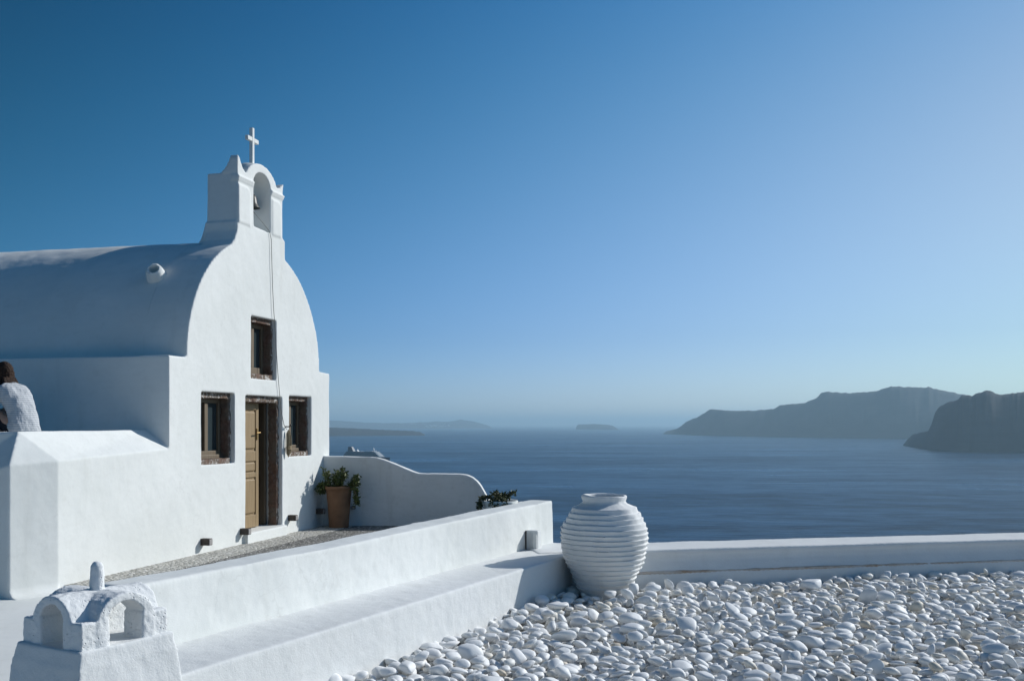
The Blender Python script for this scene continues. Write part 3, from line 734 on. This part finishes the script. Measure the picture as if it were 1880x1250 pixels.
# ------------------------------------------------------------------ ribbed jar
JC = Vector((.912, 9.95, 0)); k = .00538/5.207
yy = [(150, 207), (172, 214), (190, 207), (212, 196), (238, 225), (265, 290), (330, 338), (380, 362), (450, 402), (530, 416), (600, 411), (680, 394), (750, 375), (820, 346), (880, 316), (940, 288), (1000, 262), (1060, 232), (1130, 212), (1190, 205)]
zt = aty(1107, 908.8, 9.95).z
def jr(zz):
    y = 150 + (zt-zz)/k
    return interp(yy, y)*k*1.0
bm = bmesh.new(); prof = [(.003, zt-1.03)]
z0, z1 = zt - (1062-150)*k, zt - (262-150)*k
prof += [(jr(zt-1.03), zt-1.03), (jr(z0-.05), z0-.05)]
NR = 17
for q in range(NR):
    a = z0 + (z1-z0)*q/NR; h = (z1-z0)/NR
    for f, dr in ((.0, -.004), (.10, -.002), (.35, .004), (.68, .010), (.86, .015), (.95, .012), (.99, .003)):
        prof.append((jr(a+h*f)+dr, a+h*f))
prof += [(jr(z1+.006)+.004, z1+.006), (jr(zt-.080)+.002, zt-.080), (jr(zt-.062), zt-.062), (.205, zt-.050), (.215, zt-.022), (.216, zt-.010), (.208, zt-.001), (.196, zt), (.182, zt-.008), (.178, zt-.05), (.23, zt-.12), (.33, zt-.24), (.37, zt-.45), (.27, zt-.8), (.003, zt-.95)]
add_lathe(bm, prof, 96, JC, True)
jar = obj('jar', bm, M_JAR, None, True); bake(jar, [disp(.16, .026), disp(.35, .024), disp(.05, .008)])
tag(rebase(jar), 'big white clay jar with horizontal ribs standing on pebbles at the end of the bench', 'jar')

# ------------------------------------------------------------------ chimney pot in the foreground
near = onz(147, 1198, .672); rt = onz(317, 1159.6, .672)
cu = (rt-near); cu.z = 0; side = .515; cu.normalize(); cvv = Vector((-cu.y, cu.x, 0))
CC = near + cu*side/2 + cvv*side*.86/2
def C(u, v_, z): return Vector((CC.x, CC.y, 0)) + cu*u + cvv*v_*.86 + Vector((0, 0, z))
chim = empty('chimney', C(0, 0, -.05)); tag(chim, 'small whitewashed chimney with crossed arch cap and stubby finial in the foreground', 'chimney')
zp = .672
bm = bmesh.new()
lv = [(.52, -1.15), (.36, -.12), (.315, .25), (.272, .60), (.257, zp)]
for (a, za), (b, zb_) in zip(lv, lv[1:]):
    add_hull8(bm, [C(i*a, j*a, za-(.01 if za > 0 else 0)) for i, j in ((-1, -1), (1, -1), (1, 1), (-1, 1))], [C(i*b, j*b, zb_) for i, j in ((-1, -1), (1, -1), (1, 1), (-1, 1))])
ped = plaster(obj('base', bm, M_BENCH), .010, 3, ((.25, .016), (.05, .004))); adopt(ped, chim)
hs = .238; ha = .158; po = .108; z0 = zp-.012; zs = zp+.118; rise = .128
def arch(hw, zs_, rise_, zb_, n=18): return [(-hw, zb_), (hw, zb_)] + [(hw*math.cos(a), zs_+rise_*math.sin(a)) for a in (math.pi*i/n for i in range(n+1))]
bm = bmesh.new()
for i, j in ((-1, -1), (1, -1), (1, 1), (-1, 1)):
    x0, x1 = sorted((i*hs, i*(po-.02))); y0, y1 = sorted((j*hs, j*(po-.02)))
    add_hull8(bm, [C(x0, y0, z0), C(x1, y0, z0), C(x1, y1, z0), C(x0, y1, z0)], [C(x0, y0, zs), C(x1, y0, zs), C(x1, y1, zs), C(x0, y1, zs)])
cap1 = obj('cap', bm, M_ROUGH)
solids = []
for ax in (0, 1):
    b2 = bmesh.new(); pl = arch(ha, zs-.02, rise, z0)
    if ax == 0: add_prism(b2, [C(x, -hs-.004, z) for x, z in pl], cvv*(2*hs+.008)*.86)
    else: add_prism(b2, [C(-hs-.004, x, z) for x, z in pl], cu*(2*hs+.008))
    o = obj('solid', b2)
    for ay in (0, 1):
        b3 = bmesh.new(); pi_ = arch(.106, zs-.036, .106, z0-.1)
        if ay == 0: add_prism(b3, [C(x, -hs-.1, z) for x, z in pi_], cvv*(2*hs+.2)*.86)
        else: add_prism(b3, [C(-hs-.1, x, z) for x, z in pi_], cu*(2*hs+.2))
        cut(o, obj('cutter', b3))
    solids.append(o)
bm = bmesh.new(); bm.from_mesh(cap1.data)
for o in solids:
    bm.from_mesh(o.data); me = o.data; bpy.data.objects.remove(o); bpy.data.meshes.remove(me)
me = cap1.data; bm.to_mesh(me); bm.free()
plaster(cap1, .007, 2, ((.10, .010), (.025, .005))); adopt(cap1, chim)
bm = bmesh.new(); add_lathe(bm, [(.034, zs+rise-.06), (.032, zs+rise), (.031, zs+rise+.06), (.028, zs+rise+.088), (.017, zs+rise+.104), (.002, zs+rise+.108)], 20, C(0, 0, 0))
fin = plaster(obj('finial', bm, M_ROUGH), .005, 2, ((.05, .006), (.02, .003))); adopt(fin, chim)

# ------------------------------------------------------------------ plants
def leaf(bm, p, d, n, L_, Wd):
    d = d.normalized(); s_ = d.cross(n)
    if s_.length < 1e-3: s_ = Vector((1, 0, 0))
    s_.normalize(); u = s_.cross(d)
    a = bm.verts.new(p); b = bm.verts.new(p+d*L_*.45+s_*Wd*.5+u*Wd*.12); c = bm.verts.new(p+d*L_-u*L_*.08); e = bm.verts.new(p+d*L_*.45-s_*Wd*.5+u*Wd*.12); m_ = bm.verts.new(p+d*L_*.5-u*Wd*.05)
    bm.faces.new((a, b, m_)); bm.faces.new((b, c, m_)); bm.faces.new((c, e, m_)); bm.faces.new((e, a, m_))
def rv(): return Vector((random.gauss(0, 1), random.gauss(0, 1), random.gauss(0, 1))).normalized()
def bush(stems, per, L_, Wd, spread):
    lb, sb = bmesh.new(), bmesh.new()
    for pts in stems:
        pts = [Vector(p) for p in pts]; fine = []
        for i in range(len(pts)-1):
            for q in range(6): fine.append(pts[i].lerp(pts[i+1], q/6))
        fine.append(pts[-1]); add_tube(sb, pts, [.008]*(len(pts)-1)+[.004], 5)
        for k in range(per):
            f = random.random()**.6; i = min(int(f*(len(fine)-1)), len(fine)-2); p = fine[i].lerp(fine[i+1], random.random())
            ax = (fine[i+1]-fine[i]).normalized(); d = (rv()+ax*.5+Vector((0, 0, .15))); q = random.uniform(.6, 1.2)
            leaf(lb, p+rv()*spread*random.random(), d, rv(), L_*q, Wd*q)
    return lb, sb
PC = Vector((-2.735, 15.92, .038))
pot = empty('potted_plant', PC); tag(pot, 'green bushy plant in a tall tapering terracotta pot at the corner of the terrace', 'potted plant')
bm = bmesh.new()
add_lathe(bm, [(.003, 0), (.150, 0), (.155, .015), (.165, .16), (.178, .36), (.196, .55), (.205, .60), (.216, .605), (.218, .648), (.207, .652), (.195, .645), (.187, .58), (.003, .575)], 48, PC)
adopt(obj('pot', bm, M_TERRA, None, True), pot)
bm = bmesh.new(); add_lathe(bm, [(.003, .595), (.15, .60), (.192, .59)], 24, PC, False); adopt(obj('soil', bm, M_SOIL), pot)
T = PC + Vector((0, 0, .6)); stems = []
for k in range(15):
    a = random.uniform(0, 6.28); r = random.uniform(.03, .16)
    stems.append([T+Vector((r*.4*math.cos(a)-.05, r*.4*math.sin(a), 0)), T+Vector((r*math.cos(a)-.06, r*math.sin(a), random.uniform(.10, .16))), T+Vector((r*1.25*math.cos(a)-.05, r*1.2*math.sin(a), random.uniform(.18, .34)))])
for k in range(7):
    stems.append([T+Vector((-.10, -.02, 0)), T+Vector((-.19-.02*k, random.uniform(-.1, .1), .09)), T+Vector((-.24-.012*k, random.uniform(-.14, .1), random.uniform(-.10, .06)))])
for k in range(7):
    stems.append([T+Vector((.10, -.04, 0)), T+Vector((.21, random.uniform(-.12, .06), random.uniform(.03, .12))), T+Vector((random.uniform(.25, .34), random.uniform(-.14, .05), random.uniform(-.02, .22)))])
for k in range(5):
    stems.append([T+Vector((.14, -.06, .02)), T+Vector((.26, random.uniform(-.12, 0), .02)), T+Vector((.29, random.uniform(-.12, 0), -.12)), T+Vector((.29+random.uniform(-.03, .03), random.uniform(-.12, 0), random.uniform(-.28, -.18)))])
lb, sb = bush(stems, 62, .052, .028, .045)
leaf(lb, T+Vector((.34, -.05, -.14)), Vector((1, 0, .3)), Vector((0, 0, 1)), .13, .02)
adopt(obj('foliage', lb, M_LEAF), pot); adopt(obj('stems', sb, M_STEM), pot)
q = W(TE-.20, -1.12, .60); PC2 = Vector((-.13, 11.02, .60))
pl = empty('planter', PC2); tag(pl, 'trailing plant in a shallow white bowl on the end of the long plain wall', 'potted plant')
bm = bmesh.new(); add_lathe(bm, [(.003, 0), (.10, 0), (.11, .02), (.16, .12), (.185, .20), (.198, .225), (.192, .235), (.178, .228), (.165, .19), (.003, .185)], 40, PC2)
adopt(obj('pot', bm, M_WALL, None, True), pl)
T = PC2 + Vector((0, 0, .20)); stems = []
for k in range(16):
    a = random.uniform(0, 6.28); r = random.uniform(.04, .16)
    stems.append([T, T+Vector((r*.7*math.cos(a), r*.7*math.sin(a), random.uniform(.05, .11))), T+Vector((r*1.1*math.cos(a)+.02, r*1.1*math.sin(a), random.uniform(.02, .13)))])
for k in range(7):
    stems.append([T, T+Vector((-.14, -.03, .07)), T+Vector((-.22, random.uniform(-.1, 0), .06)), T+Vector((random.uniform(-.25, -.19), -.06, random.uniform(-.10, .02)))])
for k in range(7):
    stems.append([T, T+Vector((.02*k-.06, -.14, .06)), T+Vector((.03*k-.09, -.20, random.uniform(-.08, 0)))])
lb, sb = bush(stems, 40, .042, .018, .03)
adopt(obj('foliage', lb, M_LEAF2), pl); adopt(obj('stems', sb, M_STEM), pl)

# ------------------------------------------------------------------ pebble bed
def base_shapes(n, sub):
    out = []
    for k in range(n):
        bm = bmesh.new(); bmesh.ops.create_icosphere(bm, subdivisions=sub, radius=1)
        r2 = random.Random(100+k); cuts = [(Vector((r2.gauss(0, 1), r2.gauss(0, 1), r2.gauss(0, .8))).normalized(), r2.uniform(.60, .88)) for _ in range(7)]
        for v_ in bm.verts:
            p = v_.co.copy(); p *= 1 + .16*noise.noise(p*.9+Vector((k*7.3, 1, 2))) + .06*noise.noise(p*2.2+Vector((k*3.1, 5, 2)))
            for nrm, d in cuts:
                e = p.dot(nrm)-d
                if e > 0: p -= nrm*e*.72
            v_.co = p
        me = bpy.data.meshes.new('pebble'); bm.to_mesh(me); bm.free(); out.append(me)
    return out
NS = 14
SH = base_shapes(NS, 3); SH_LO = base_shapes(NS, 2)
for me in SH:
    me.polygons.foreach_set('use_smooth', [True]*len(me.polygons)); me.materials.append(M_PEBBLE)
res = .012; X0, X1, Y0, Y1 = -2.4, 8.4, 4.9, 13.0
nx, ny = int((X1-X0)/res), int((Y1-Y0)/res)
gx = X0+(np.arange(nx)+.5)*res; gy = Y0+(np.arange(ny)+.5)*res
Hm = np.full((nx, ny), -.13, np.float32)
GX, GY = np.meshgrid(gx, gy, indexing='ij')
inb = ((GX-B0.x)*BN.x + (GY-B0.y)*BN.y) > -.045
inp = ((GX-P0.x)*PN.x + (GY-P0.y)*PN.y) > .07
free = inb & inp & (((GX-JC.x)**2 + (GY-JC.y)**2) > .215**2)
Hm[~free] = 50
def drop(x, y, Q, ax):
    # Q rotation matrix (3x3), ax semi-axes -> z of centre when resting
    Sg = Q @ np.diag(ax**2) @ Q.T
    ex, ey = math.sqrt(Sg[0, 0]), math.sqrt(Sg[1, 1])
    i0, i1 = int((x-ex*.9-X0)/res), int((x+ex*.9-X0)/res)+1; j0, j1 = int((y-ey*.9-Y0)/res), int((y+ey*.9-Y0)/res)+1
    if i0 < 0 or j0 < 0 or i1 > nx or j1 > ny: return None
    u = gx[i0:i1, None]-x; v_ = gy[None, j0:j1]-y
    A2 = Sg[:2, :2]; det = A2[0, 0]*A2[1, 1]-A2[0, 1]**2; b = Sg[2, :2]
    ia, ib, ic = A2[1, 1]/det, -A2[0, 1]/det, A2[0, 0]/det
    m2 = ia*u*u + 2*ib*u*v_ + ic*v_*v_
    ins = m2 < .74
    zc = (b[0]*ia+b[1]*ib)*u + (b[0]*ib+b[1]*ic)*v_
    hh = math.sqrt(max(1e-9, Sg[2, 2] - (b[0]*b[0]*ia+2*b[0]*b[1]*ib+b[1]*b[1]*ic)))
    hz_ = hh*np.sqrt(np.clip(1-m2, 0, 1))
    Hs = Hm[i0:i1, j0:j1]
    gap = np.where(ins, Hs-(zc-hz_), -9)
    z = gap.max()
    return z, (i0, i1, j0, j1), ins, zc+hz_
stones = []
def inside(x, y):
    i, j = int((x-X0)/res), int((y-Y0)/res)
    return 0 <= i < nx and 0 <= j < ny and free[i, j]
TARGET = 9600; tries = 0
while len(stones) < TARGET and tries < 24000:
    tries += 1
    a = .058*math.exp(rng.normal(0, .22)); ax = np.array([a, a*rng.uniform(.60, .92), a*rng.uniform(.30, .52)])
    best = None
    for c in range(7):
        y = rng.uniform(Y0+.1, 12.2); x = rng.uniform(-2.2, min(8.2, .62*y+1.6))
        if not inside(x, y): continue
        tilt = abs(rng.normal(0, R(27))); 
        if rng.random() < .13: tilt = rng.uniform(R(45), R(80))
        Q = np.array(Euler((tilt*math.cos(c*2.1+a*900), tilt*math.sin(c*2.1+a*900), rng.uniform(0, 6.28))).to_matrix())
        r = drop(x, y, Q, ax)
        if r is None or r[0] > 10: continue
        key = r[0] + .15*abs(math.sin(tilt))*a
        if best is None or key < best[0]: best = (key, x, y, Q, r)
    if best is None: continue
    _, x, y, Q, (z, (i0, i1, j0, j1), ins, up) = best
    z -= ax[2]*.25
    if z > .012 + .063*min(1, max(0, (y-5.9)/2.2)): continue
    Hs = Hm[i0:i1, j0:j1]; Hm[i0:i1, j0:j1] = np.where(ins, np.maximum(Hs, z+up), Hs)
    stones.append((x, y, z, Q, ax, len(stones) % NS))
# a few stones that stand out round the foot of the jar
def mk(px, py, z, ax, e): 
    p = onz(px, py, z); return (p.x, p.y, z, np.array(Euler(e).to_matrix()), np.array(ax), random.randrange(NS))
special = [(mk(1120, 1089, .07, (.072, .052, .040), (.1, .15, .3)), 'pale rounded pebble leaning in front of the foot of the big ribbed jar'),
           (mk(1152, 1090, .08, (.085, .030, .045), (.4, .75, .5)), 'narrow pebble propped on its edge against the right of the jar foot'),
           (mk(1163, 1081, .09, (.070, .05, .065), (.2, .3, 1.1)), 'big blunt pebble standing behind the narrow propped one beside the jar'),
           (mk(1197, 1080, .09, (.088, .05, .042), (0, -.2, .15)), 'long smooth oval pebble resting on top of the others between jar and parapet')]
def top_of(s_):
    Sg = s_[3] @ np.diag(s_[4]**2) @ s_[3].T; return Sg
cand = []
for i, s_ in enumerate(stones):
    x, y, z, Q, ax, sh = s_
    px = CX + x/y*F_PX; py = HY + (CAMZ-z)/y*F_PX
    ii, jj = int((x-X0)/res), int((y-Y0)/res)
    ztop = z + math.sqrt((Q @ np.diag(ax**2) @ Q.T)[2, 2])
    vis = 1.0 if Hm[ii, jj] < ztop + .004 else .15
    inn = -5 < px < 1885 and py < 1252
    cand.append((vis*ax[0]*ax[1]/y**2 if inn else 0, i))
cand.sort(reverse=True)
single = {i for _, i in cand[:286]}
shv = []
for me in SH_LO:
    a = np.empty(len(me.vertices)*3, np.float32); me.vertices.foreach_get('co', a)
    f = np.empty(len(me.polygons)*3, np.int32); me.polygons.foreach_get('vertices', f); shv.append((a.reshape(-1, 3), f.reshape(-1, 3)))
vs, fs, nvt = [], [], 0
for i, (x, y, z, Q, ax, sh) in enumerate(stones):
    if i in single:
        o = bpy.data.objects.new('pebble', SH[sh]); COL.objects.link(o)
        o.matrix_world = Matrix.Translation((x, y, z)) @ Matrix(Q.tolist()).to_4x4() @ Matrix.Diagonal((*[float(t_) for t_ in ax], 1))
        tag(o, 'smooth white pebble, one of the nearest and largest along the front of the pebble bed', 'pebble', 'large white pebbles at the front of the bed')
    else:
        V_, F_ = shv[sh]; P_ = (V_*ax.astype(np.float32)) @ Q.T.astype(np.float32) + np.array([x, y, z], np.float32)
        vs.append(P_); fs.append(F_+nvt); nvt += len(P_)
for s_, lab in special:
    x, y, z, Q, ax, sh = s_
    o = bpy.data.objects.new('pebble', SH[sh]); COL.objects.link(o)
    o.matrix_world = Matrix.Translation((x, y, z)) @ Matrix(Q.tolist()).to_4x4() @ Matrix.Diagonal((*[float(t_) for t_ in ax], 1))
    tag(o, lab, 'pebble')
vs = np.concatenate(vs); fs = np.concatenate(fs)
me = bpy.data.meshes.new('pebbles'); me.vertices.add(len(vs)); me.vertices.foreach_set('co', vs.ravel())
me.loops.add(fs.size); me.loops.foreach_set('vertex_index', fs.ravel()); me.polygons.add(len(fs))
me.polygons.foreach_set('loop_start', np.arange(0, fs.size, 3)); me.polygons.foreach_set('use_smooth', [True]*len(fs))
me.update(); me.validate()
pb = link('pebbles', me, M_PEBBLE); kind(pb, 'stuff'); tag(pb, 'deep bed of small white pebbles filling the court between bench and parapet', 'pebbles')
for me in SH_LO: bpy.data.meshes.remove(me)
print('stones', len(stones), 'tries', tries)

# ------------------------------------------------------------------ cruise ship
YS = 4060.0
ship_o = aty(672, 850, YS); ship_o.z = SEA
hd_ = R(-33); sx = Vector((math.cos(hd_), math.sin(hd_), 0)); sy = Vector((-sx.y, sx.x, 0))
def Sp(x, y, z): return ship_o + sx*x + sy*y + Vector((0, 0, z))
ship = empty('cruise_ship', ship_o); tag(ship, 'white cruise ship with stacked decks on the blue sea beyond the curved wall', 'ship')
bm = bmesh.new()
outl = [(-120, -14), (-120, 14), (60, 15.5), (95, 12), (118, 5), (126, 0), (118, -5), (95, -12), (60, -15.5)]
add_hull8(bm, [Sp(x*.96, y*.9, -2) for x, y in outl], [Sp(x, y, 18) for x, y in outl])
adopt(obj('hull', bm, M_SHIPBLUE), ship)  # dark colour stands in for the shade on the ship's side
bm = bmesh.new()
for q in range(7):
    x1 = 84-4.2*q; x0 = -112 + 3*q; z = 18+3.0*q
    add_box(bm, Sp((x0+x1)/2, 0, z+1.05), (x1-x0, 29-q*.4, 2.1), hd_)
    add_box(bm, Sp((x0+x1)/2+.6, 0, z+2.6), (x1-x0+2.2, 30.2-q*.4, .5), hd_)
adopt(obj('decks', bm, M_HULL), ship)
bm = bmesh.new()
for q in range(7):
    x1 = 84-4.2*q; x0 = -112+3*q; z = 18+3*q
    add_box(bm, Sp((x0+x1)/2-2.5, 0, z+1.25), (x1-x0-5, 29.5-q*.4, 1.9), hd_)  # window rows made tall and dark to carry the shade of the flank
adopt(obj('windows', bm, M_SHIPGLASS), ship)
bm = bmesh.new()
add_hull8(bm, [Sp(x, y, 39) for x, y in ((-92, -7), (-62, -7), (-62, 7), (-92, 7))], [Sp(x, y, 57) for x, y in ((-92, -5), (-74, -5), (-74, 5), (-92, 5))])
adopt(obj('funnel', bm, M_SHIPBLUE), ship)
bm = bmesh.new(); add_hull8(bm, [Sp(x, y, 39) for x, y in ((-52, -5), (-40, -5), (-40, 5), (-52, 5))], [Sp(x, y, 45) for x, y in ((-52, -4), (-45, -4), (-45, 4), (-52, 4))])
add_tube(bm, [Sp(-46, 0, 44), Sp(-46, 0, 50)], 1.5)
add_box(bm, Sp(20, 0, 40.5), (40, 18, 3), hd_)
adopt(obj('deckhouse', bm, M_HULL), ship)
bm = bmesh.new(); add_tube(bm, [Sp(44, 0, 38), Sp(38, 0, 56)], [2.2, 1.2]); add_box(bm, Sp(40, 0, 50), (6, 9, 2), hd_); add_ball(bm, Sp(48, 5, 42), 2.6, 2); add_ball(bm, Sp(48, -5, 42), 2.6, 2)
adopt(obj('mast', bm, M_HULL), ship)

# ------------------------------------------------------------------ seated person on the roof terrace
PX = aty(45, 790, 11.19); PR = Vector((PX.x, PX.y, 1.50))
fw = Vector((-.88, .47, 0)).normalized(); lf = Vector((-fw.y, fw.x, 0))
def Q3(x, y, z): return PR + fw*(x + .15*max(0, z-.12)) + lf*y + Vector((0, 0, z))
def skin(name, verts, edges, rads, mat, sub=2):
    me = bpy.data.meshes.new(name); me.from_pydata([Q3(*p) for p in verts], edges, []); o = link(name, me, mat)
    o.modifiers.new('SKIN', 'SKIN').use_smooth_shade = True
    for i, r in enumerate(rads): me.skin_vertices[0].data[i].radius = r if isinstance(r, tuple) else (r, r)
    me.skin_vertices[0].data[0].use_root = True
    return bake(o, [('SUBSURF', dict(levels=sub, render_levels=sub))])
person = empty('person', PR); tag(person, 'person with long brown hair in a striped shirt sitting hunched on the roof terrace', 'person')
sp_v = [(0, 0, .13), (.005, 0, .24), (.03, 0, .36), (.09, 0, .47), (.16, 0, .555), (.215, 0, .61), (.25, 0, .67)]
HC = Vector((.275, 0, .745))
bv = sp_v + [(.0, .09, .11), (.36, .13, .33), (.60, .12, .04), (.72, .13, .03), (.0, -.09, .11), (.36, -.13, .33), (.60, -.12, .04), (.72, -.13, .03),
             (.15, .165, .515), (.26, .21, .31), (.43, .10, .33), (.15, -.165, .515), (.26, -.21, .31), (.43, -.10, .33), (.47, .07, .335), (.47, -.07, .335)]
be = [(0, 1), (1, 2), (2, 3), (3, 4), (4, 5), (5, 6), (0, 7), (7, 8), (8, 9), (9, 10), (0, 11), (11, 12), (12, 13), (13, 14), (4, 15), (15, 16), (16, 17), (4, 18), (18, 19), (19, 20), (17, 21), (20, 22)]
br = [.105, .10, .10, .10, .085, .05, .052, .085, .062, .04, .035, .085, .062, .04, .035, .055, .042, .028, .055, .042, .028, .03, .03]
bodyo = skin('body', bv, be, br, M_SKIN)
bm = bmesh.new(); bm.from_mesh(bodyo.data)
def pball(c, r, sub=3): add_ball(bm, Q3(*c), r, sub, Matrix((( fw.x, lf.x, 0, 0), (fw.y, lf.y, 0, 0), (0, 0, 1, 0), (0, 0, 0, 1))))
pball(HC, (.095, .076, .108)); pball((HC.x+.03, 0, HC.z-.055), (.062, .056, .06)); pball((HC.x+.096, 0, HC.z-.022), (.018, .013, .024), 2)
pball((HC.x+.082, 0, HC.z-.062), (.014, .024, .009), 2); pball((HC.x+.07, 0, HC.z-.10), (.022, .025, .018), 2)
for s_ in (-1, 1):
    pball((HC.x+.074, s_*.03, HC.z+.004), (.013, .016, .011), 2); pball((HC.x-.005, s_*.077, HC.z-.02), (.02, .01, .03), 2); pball((HC.x+.075, s_*.03, HC.z+.022), (.014, .024, .008), 2)
    for f in range(4):
        y = s_*(.095-.021*f); L_ = (.05, .065, .072, .06)[f]
        add_tube(bm, [Q3(.47, y*.9, .335), Q3(.50, y, .325), Q3(.50+L_*.5, y, .305), Q3(.50+L_*.75, y, .28)], [.011, .010, .009, .006], 8)
    add_tube(bm, [Q3(.46, s_*.05, .34), Q3(.485, s_*.022, .335), Q3(.51, s_*.015, .322)], [.012, .011, .008], 8)
me = bodyo.data; bm.to_mesh(me); bm.free()
bake(bodyo, [('REMESH', dict(mode='VOXEL', voxel_size=.0065)), ('SMOOTH', dict(factor=.5, iterations=2))]); adopt(bodyo, person)
bm = bmesh.new(); rgs = [(.0, .055, .13, .16), (-.004, .10, .142, .172), (.0, .17, .138, .168), (.012, .25, .125, .152), (.035, .335, .118, .150), (.072, .42, .122, .172), (.112, .49, .120, .195), (.145, .535, .112, .200), (.178, .572, .092, .150), (.203, .602, .070, .090), (.222, .625, .056, .062)]
prev = None; NSG = 40
for q, (xc, zc, hdp, hw) in enumerate(rgs):
    a_, b_ = rgs[max(q-1, 0)], rgs[min(q+1, len(rgs)-1)]; tx, tz = b_[0]-a_[0], b_[1]-a_[1]; ll = math.hypot(tx, tz); ux, uz = tz/ll, -tx/ll
    ring_ = []
    for k in range(NSG):
        an = 2*math.pi*k/NSG; c_, s_ = math.cos(an), math.sin(an)
        c_ = math.copysign(abs(c_)**.8, c_); s_ = math.copysign(abs(s_)**.85, s_)
        fold = 1 + .05*noise.noise(Vector((c_*1.5, s_*1.5, zc*9)))*1.4
        ring_.append(bm.verts.new(Q3(xc+ux*hdp*c_*fold, hw*s_*fold, zc+uz*hdp*c_*fold)))
    if prev:
        for k in range(NSG): bm.faces.new((prev[k], prev[(k+1) % NSG], ring_[(k+1) % NSG], ring_[k]))
    else: bm.faces.new(ring_[::-1])
    prev = ring_
bm.faces.new(prev)
sh = obj('shirt', bm, M_SHIRT)
bake(sh, [('SUBSURF', dict(levels=2, render_levels=2)), disp(.11, .03), disp(.035, .010)]); adopt(sh, person)
sl = skin('sleeves', [(.155, .1, .50), (.165, .18, .50), (.27, .216, .31), (.42, .105, .33)], [(0, 1), (1, 2), (2, 3)], [.06, .07, .056, .042], M_BLACK); adopt(sl, person)
sl2 = skin('sleeves', [(.155, -.1, .50), (.165, -.18, .50), (.27, -.216, .31), (.42, -.105, .33)], [(0, 1), (1, 2), (2, 3)], [.06, .07, .056, .042], M_BLACK); adopt(sl2, person)
tr = skin('trousers', [(.03, 0, .10), (.06, .095, .10), (.36, .13, .335), (.56, .12, .09), (.06, -.095, .10), (.36, -.13, .335), (.56, -.12, .09)], [(0, 1), (1, 2), (2, 3), (0, 4), (4, 5), (5, 6)], [.10, .088, .072, .056, .088, .072, .056], M_DENIM); adopt(tr, person)
ho = bmesh.new(); RM = Matrix(((fw.x, lf.x, 0, 0), (fw.y, lf.y, 0, 0), (0, 0, 1, 0), (0, 0, 0, 1)))
add_ball(ho, Q3(HC.x-.022, 0, HC.z+.018), (.105, .092, .112), 3, RM)
for k in range(26):
    y = -.085 + .17*k/25; x0 = HC.x-.10+.05*abs(y)/.085
    e = random.uniform(-.02, .02)
    add_tube(ho, [Q3(HC.x-.05, y*.7, HC.z+.07), Q3(x0, y, HC.z+.0), Q3(x0+.01+e*.3, y*1.05, HC.z-.09), Q3(x0-.035+e, y*1.05, HC.z-.17+e), Q3(x0-.085+e*1.5, y*.9, HC.z-.25+e*2)], [.016, .020, .019, .014, .005], 7)
for s_ in (-1, 1):
    for k in range(8):
        e = random.uniform(-.012, .012)
        add_tube(ho, [Q3(HC.x-.02+.008*k, s_*.06, HC.z+.085), Q3(HC.x-.03+.013*k, s_*.092, HC.z+.0), Q3(HC.x-.02+.014*k, s_*.10+e, HC.z-.12), Q3(HC.x+.01+.015*k, s_*.095+e, HC.z-.24+e)], [.014, .018, .017, .007], 7)
for k in range(16):
    y = -.07 + .14*k/15; e = random.uniform(-.018, .018)
    add_tube(ho, [Q3(HC.x-.09, y, HC.z-.06), Q3(HC.x-.135+e*.5, y*1.1, HC.z-.15), Q3(HC.x-.205+e, y*1.1+e, HC.z-.235), Q3(HC.x-.265+e, y+e, HC.z-.33+e*2)], [.018, .018, .014, .004], 7)
hair = obj('hair', ho, M_HAIR); bake(hair, [('REMESH', dict(mode='VOXEL', voxel_size=.006)), ('SMOOTH', dict(factor=.5, iterations=2)), disp(.02, .012), disp(.008, .006)]); adopt(hair, person)
bm = bmesh.new(); pts = [Q3(.19, .07, .64), Q3(.10, .05, .615), Q3(.02, .03, .565), Q3(-.05, .02, .50)]
add_tube(bm, [Q3(.255, -.06, .625), Q3(.205, -.065, .645), Q3(.165, 0, .64), Q3(.205, .065, .645), Q3(.255, .06, .625)], .02, 8)
adopt(obj('scarf', bm, M_BLACK, None, True), person)
